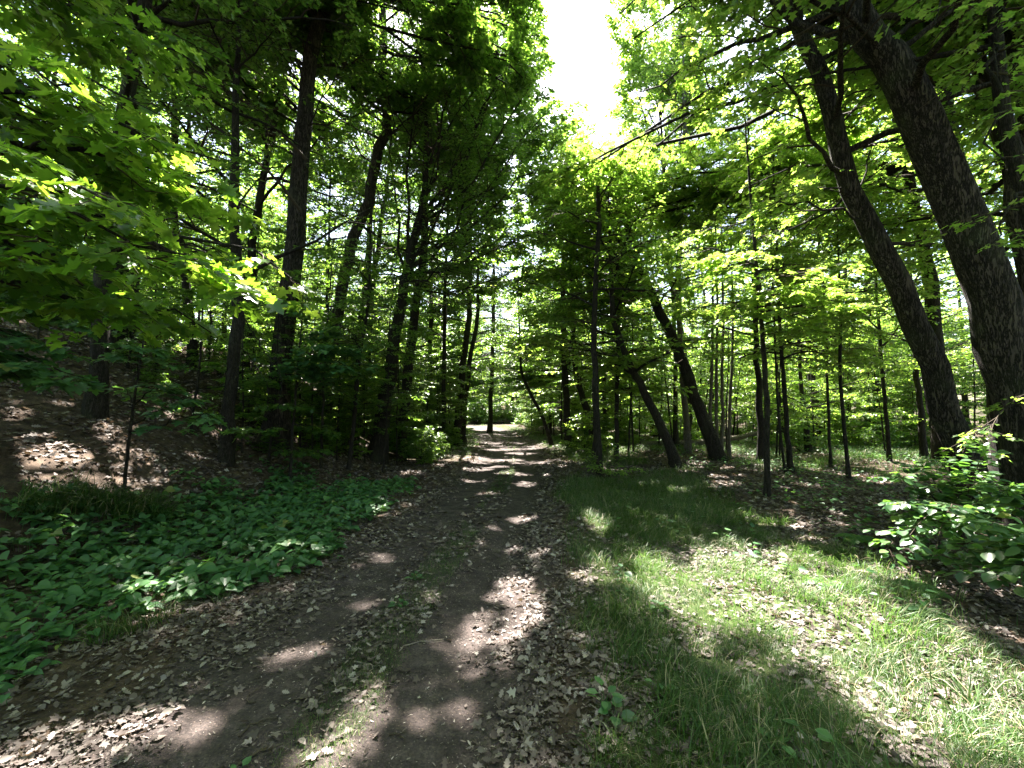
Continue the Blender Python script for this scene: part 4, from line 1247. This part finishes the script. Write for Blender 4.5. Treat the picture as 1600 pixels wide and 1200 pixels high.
# sparse short blades on the strip between the wheel ruts, and a few tufts by the left edge
x, y = scatter_xy(26000, -2, .6, .9, 12, lambda x, y: (np.abs(x - track_x(y) - .04) < .19) * smooth(.36, .52, fbm(x * 1.3, y * 1.3, 61)))
tufts(GB, x, y, 9, .025 + .045 * RNG.random(len(x)), .03)
for (px, py, n_, hgt) in [(205, 985, 26, .16), (170, 990, 20, .14), (345, 930, 10, .1), (440, 880, 8, .08), (60, 800, 40, .3), (180, 800, 60, .32), (230, 805, 60, .3), (120, 790, 40, .3)]:
    gx_, gy_ = hit_ground(px, py)
    x = gx_ + RNG.normal(0, .1, n_); y = gy_ + RNG.normal(0, .1, n_)
    tufts(GB, x, y, 9, np.full(n_, hgt), .03)
link('grass', GB.mesh('grass', M['grass']), None, kind='stuff', label='fine green grass on the verge right of the track', category='grass')

# heart-leaved ground cover on the left verge
CB, CS = Build(), Build()
x, y = scatter_xy(11500, -7.5, -1.9, 1.6, 10, lambda x, y: cover_density(x, y) * (y < 9.8))
m = len(x)
h = (.05 + .15 * RNG.random(m)) * (.7 + .3 * smooth(2.5, 5, y)) * (.6 + .5 * fbm(x * 1.5, y * 1.5, 5))
z = ground_h(x, y)
a = RNG.random(m) * 6.283
top = np.c_[x + .04 * np.cos(a), y + .04 * np.sin(a), z + h]
P = np.stack([np.c_[x, y, z - .01], np.c_[x + .01 * np.cos(a), y + .01 * np.sin(a), z + h * .6], top], 1)
tubes(CS, P, np.full((m, 3), .0016), 3)
N = np.array([0, -.12, 1.]) + RNG.normal(0, .26, (m, 3))
sz = (.065 + .08 * RNG.random(m) ** 1.5) * (.72 + .28 * smooth(2.5, 5, y))
leaves(CB, HEART, top, np.c_[np.cos(a), np.sin(a), -.1 + RNG.normal(0, .12, m)], N, sz, RNG.random(m))
leaves(CB, HEART, top - np.array([0, 0, .02]), np.c_[np.cos(a + 2.6), np.sin(a + 2.6), -.1 + RNG.normal(0, .12, m)], N + RNG.normal(0, .2, N.shape), sz * .8, RNG.random(m))
cv = CB.mesh('ground_cover', M['cover'])
co = link('ground_cover', cv, None, kind='stuff', label='low carpet of heart-shaped green leaves between the track and the slope', category='ground cover')
link('stalks', CS.mesh('stalks', M['fern']), co)

# low green seedlings of the right woods floor and slope foot
UB = Build()
x, y = scatter_xy(9000, -14, 16, 2.2, 24, lambda x, y: np.where(x > track_x(y), smooth(4.2, 5.5, x - track_x(y)) * smooth(.42, .6, fbm(x * .6, y * .6, 37)), smooth(3.6, 4.5, track_x(y) - x) * .16 * smooth(.5, .6, fbm(x * .6, y * .6, 38)))
                  + .5 * turf_mask(x, y) * (x > .4) * (y < 7) * smooth(.55, .7, fbm(x * 1.4, y * 1.4, 39)))
m = len(x)
z = ground_h(x, y)
for k in range(5):
    a = RNG.random(m) * 6.283
    hh = .05 + .15 * RNG.random(m)
    leaves(UB, ROUND if k % 2 else OVATE, np.c_[x + .05 * np.cos(a), y + .05 * np.sin(a), z + hh], np.c_[np.cos(a), np.sin(a), RNG.normal(0, .15, m)], np.array([0, 0, 1.]) + RNG.normal(0, .3, (m, 3)),
           .045 + .05 * RNG.random(m), RNG.random(m))
link('seedlings', UB.mesh('seedlings', M['cover']), None, kind='stuff', label='scattered small green seedlings on the woodland floor and in the verge grass', category='seedlings')


# ---- ferns
def make_fern(label, x, y, n, L, seed):
    global RNG
    kr = RNG; RNG = np.random.default_rng(seed)
    root = thing('fern', label, 'fern', (x, y, float(ground_h(x, y))), 'ferns at the edge of the right woods')
    for i in range(n):
        a = i * 6.283 / n + RNG.normal(0, .3)
        B = Build()
        s = np.linspace(0, 1, 10)
        l = L * (.8 + .4 * RNG.random())
        D = np.array([math.cos(a), math.sin(a)])
        q = np.c_[D[0] * l * s * .85, D[1] * l * s * .85, l * (.95 * s - .85 * s ** 2)]
        tubes(B, q[None], (.003 * (1 - .8 * s))[None], 4)
        t = np.linspace(.15, .98, 24)
        p, T = interp_poly(q[None], t[None])
        p, T = p[0], T[0]
        perp = nrm(np.cross(T, [0, 0, 1.0]))
        N = np.cross(perp, T)
        w = .30 * l * np.sin(np.pi * (t * .85 + .12)) ** .8
        for sd in (1, -1):
            leaves(B, half_leaf([(0, 0), (.1, .13), (.6, .1), (1, 0)], .1, .2), p, perp * sd + T * .35, N, w, RNG.random(len(t)))
        link('frond', B.mesh('frond', M['fern']), root)
    RNG = kr


make_fern('feathery fern in sun at the edge of the bright grass, right of the track', *gp(1425, 925)[:2], 8, .27, 1)
make_fern('small fern lit pale under the shiny-leaved shrub', *gp(1445, 965)[:2], 7, .22, 2)
make_fern('shaded fern behind the bright grass, left of the shiny-leaved shrub', *gp(1350, 850)[:2], 8, .3, 3)
make_fern('low fern half in the sunlit strip of grass', *gp(1290, 915)[:2], 6, .2, 4)


# ---- small plants one can count
def make_weed(label, x, y, n, size, h, seed, tmpl=OVATE):
    global RNG
    kr = RNG; RNG = np.random.default_rng(seed)
    root = thing('small_plant', label, 'plant', (x, y, float(ground_h(x, y))), 'small plants by the track')
    B, Lf = Build(), Build()
    for i in range(n):
        a = i * 2.4 + RNG.normal(0, .3)
        hh = h * (.4 + .6 * (i + 1) / n)
        q = np.array([[0, 0, 0], [math.cos(a) * .01, math.sin(a) * .01, hh * .6], [math.cos(a) * .035, math.sin(a) * .035, hh]])
        tubes(B, q[None], np.array([[.002, .0018, .001]]), 4)
        leaves(Lf, tmpl, q[None, 2] , np.array([[math.cos(a), math.sin(a), .12]]), np.array([[0, 0, 1.]]) + RNG.normal(0, .25, (1, 3)), np.array([size * (.7 + .5 * RNG.random())]), RNG.random(1))
    link('stems', B.mesh('stems', M['fern']), root)
    link('leaves', Lf.mesh('leaves', M['cover']), root)
    RNG = kr


for i, (px, py, n, sz, h, lab, tm) in enumerate([
        (648, 895, 12, .06, .05, 'little leafy weed on the strip between the ruts, farther of the two', OVATE),
        (622, 935, 14, .05, .04, 'little leafy weed on the strip between the ruts, nearer of the two', OVATE),
        (945, 1105, 7, .08, .11, 'upright broad-leaved plant at the right edge of the track near the bottom', OVATE),
        (960, 1120, 5, .08, .05, 'small low rosette touching the upright broad-leaved plant', ROUND),
        (1265, 1175, 3, .09, .13, 'single tall-stalked round leaf near the bottom edge in the grass', ROUND),
        (1215, 1180, 3, .09, .07, 'pair of drooping leaves just left of the tall-stalked round leaf', OVATE),
        (1030, 1080, 3, .06, .08, 'lone sprout beside the patch of dead leaves in the grass', OVATE),
        (305, 940, 3, .08, .06, 'two-leaved sprout standing apart at the edge of the heart-leaved carpet', HEART),
        (30, 1030, 9, .10, .10, 'pale leafy plant in the lower left corner beside the track', HEART),
        (370, 1190, 4, .05, .03, 'tiny green sprout at the bottom edge on the left rut', OVATE),
        (975, 930, 6, .06, .06, 'low heart-leaved plant in the verge grass beside the track', HEART),
        (1030, 955, 7, .07, .05, 'spreading heart-leaved plant in the middle of the shaded verge', HEART)]):
    x, y, _ = gp(px, py)
    make_weed(lab, x, y, n, sz, h, 300 + i, tm)

# ---- fallen twigs on the track
for i, (x0, y0, x1, y1, r, lab) in enumerate([
        (380, 1120, 430, 1100, .005, 'forked fallen twig in the middle of the left rut'), (475, 1060, 482, 1090, .006, 'short curved twig on the leaf-strewn left rut'),
        (405, 968, 450, 945, .007, 'straight stick lying near the sunny spot on the left rut'), (620, 1005, 690, 980, .005, 'thin long twig crossing the strip between the ruts'),
        (610, 1125, 636, 1133, .005, 'short twig on the right rut near the bottom'), (340, 1022, 372, 1022, .005, 'small dark twig left of the sunny spot'),
        (395, 1075, 400, 1050, .005, 'upright-looking bent twig beside the leaf pile'), (880, 1072, 930, 1080, .006, 'stick at the right edge of the track in bare mud'),
        (380, 1172, 430, 1145, .008, 'thick stick at the lower left end of the leaf pile'), (560, 1020, 580, 1035, .006, 'crooked twig at the left side of the grassy strip'),
        (450, 1195, 500, 1160, .008, 'bent stick at the bottom of the grassy strip')]):
    xa, ya = onground(x0, y0); xb, yb = onground(x1, y1)
    r_ = thing('fallen_twig', lab, 'twig', (xa, ya, float(ground_h(xa, ya)) + r), 'fallen twigs on the track')
    s = np.linspace(0, 1, 7)
    q = np.c_[(xb - xa) * s, (yb - ya) * s]
    w = RNG.normal(0, .012, (7, 2)) + np.c_[-(yb - ya) * np.sin(s * 3.1) * .18, (xb - xa) * np.sin(s * 3.1) * .18]
    q = q + w
    zz = ground_h(xa + q[:, 0], ya + q[:, 1]) - float(ground_h(xa, ya)) + .004
    B = Build()
    P = np.c_[q, zz]
    tubes(B, P[None], np.linspace(r, r * .5, 7)[None], 6)
    d = P[4] - P[2]
    side = np.array([P[3], P[3] + np.array([d[1], -d[0], .01]) * .7 + d * .6, P[3] + np.array([d[1], -d[0], .01]) * 1.0 + d * 1.3])
    tubes(B, side[None], np.array([[r * .6, r * .4, r * .25]]), 5)
    link('stick', B.mesh('stick', M['dead_twig'] if i % 2 else M['twig'], True), r_)

# ---- a fallen log in the right woods
x, y, z = gp(1175, 722)
lr = thing('fallen_log', 'weathered fallen log lying on the shaded floor behind the stem clump', 'log', (x, 17.0, float(ground_h(x, 17.0))))
B = Build()
line_tube(B, [np.array([-2.2, .3, .1]), np.array([-.6, .1, .16]), np.array([1.2, -.1, .35]), np.array([2.6, -.3, .7])], .14, .08, 12, 18, .01)
link('log', B.mesh('log', M['bark_grey'], True), lr)

tot = sum(len(o.data.polygons) for o in bpy.data.objects if o.type == 'MESH')
print('FACES (with copies)', tot, 'unique', sum(len(m.polygons) for m in bpy.data.meshes), 'objects', len(bpy.data.objects))
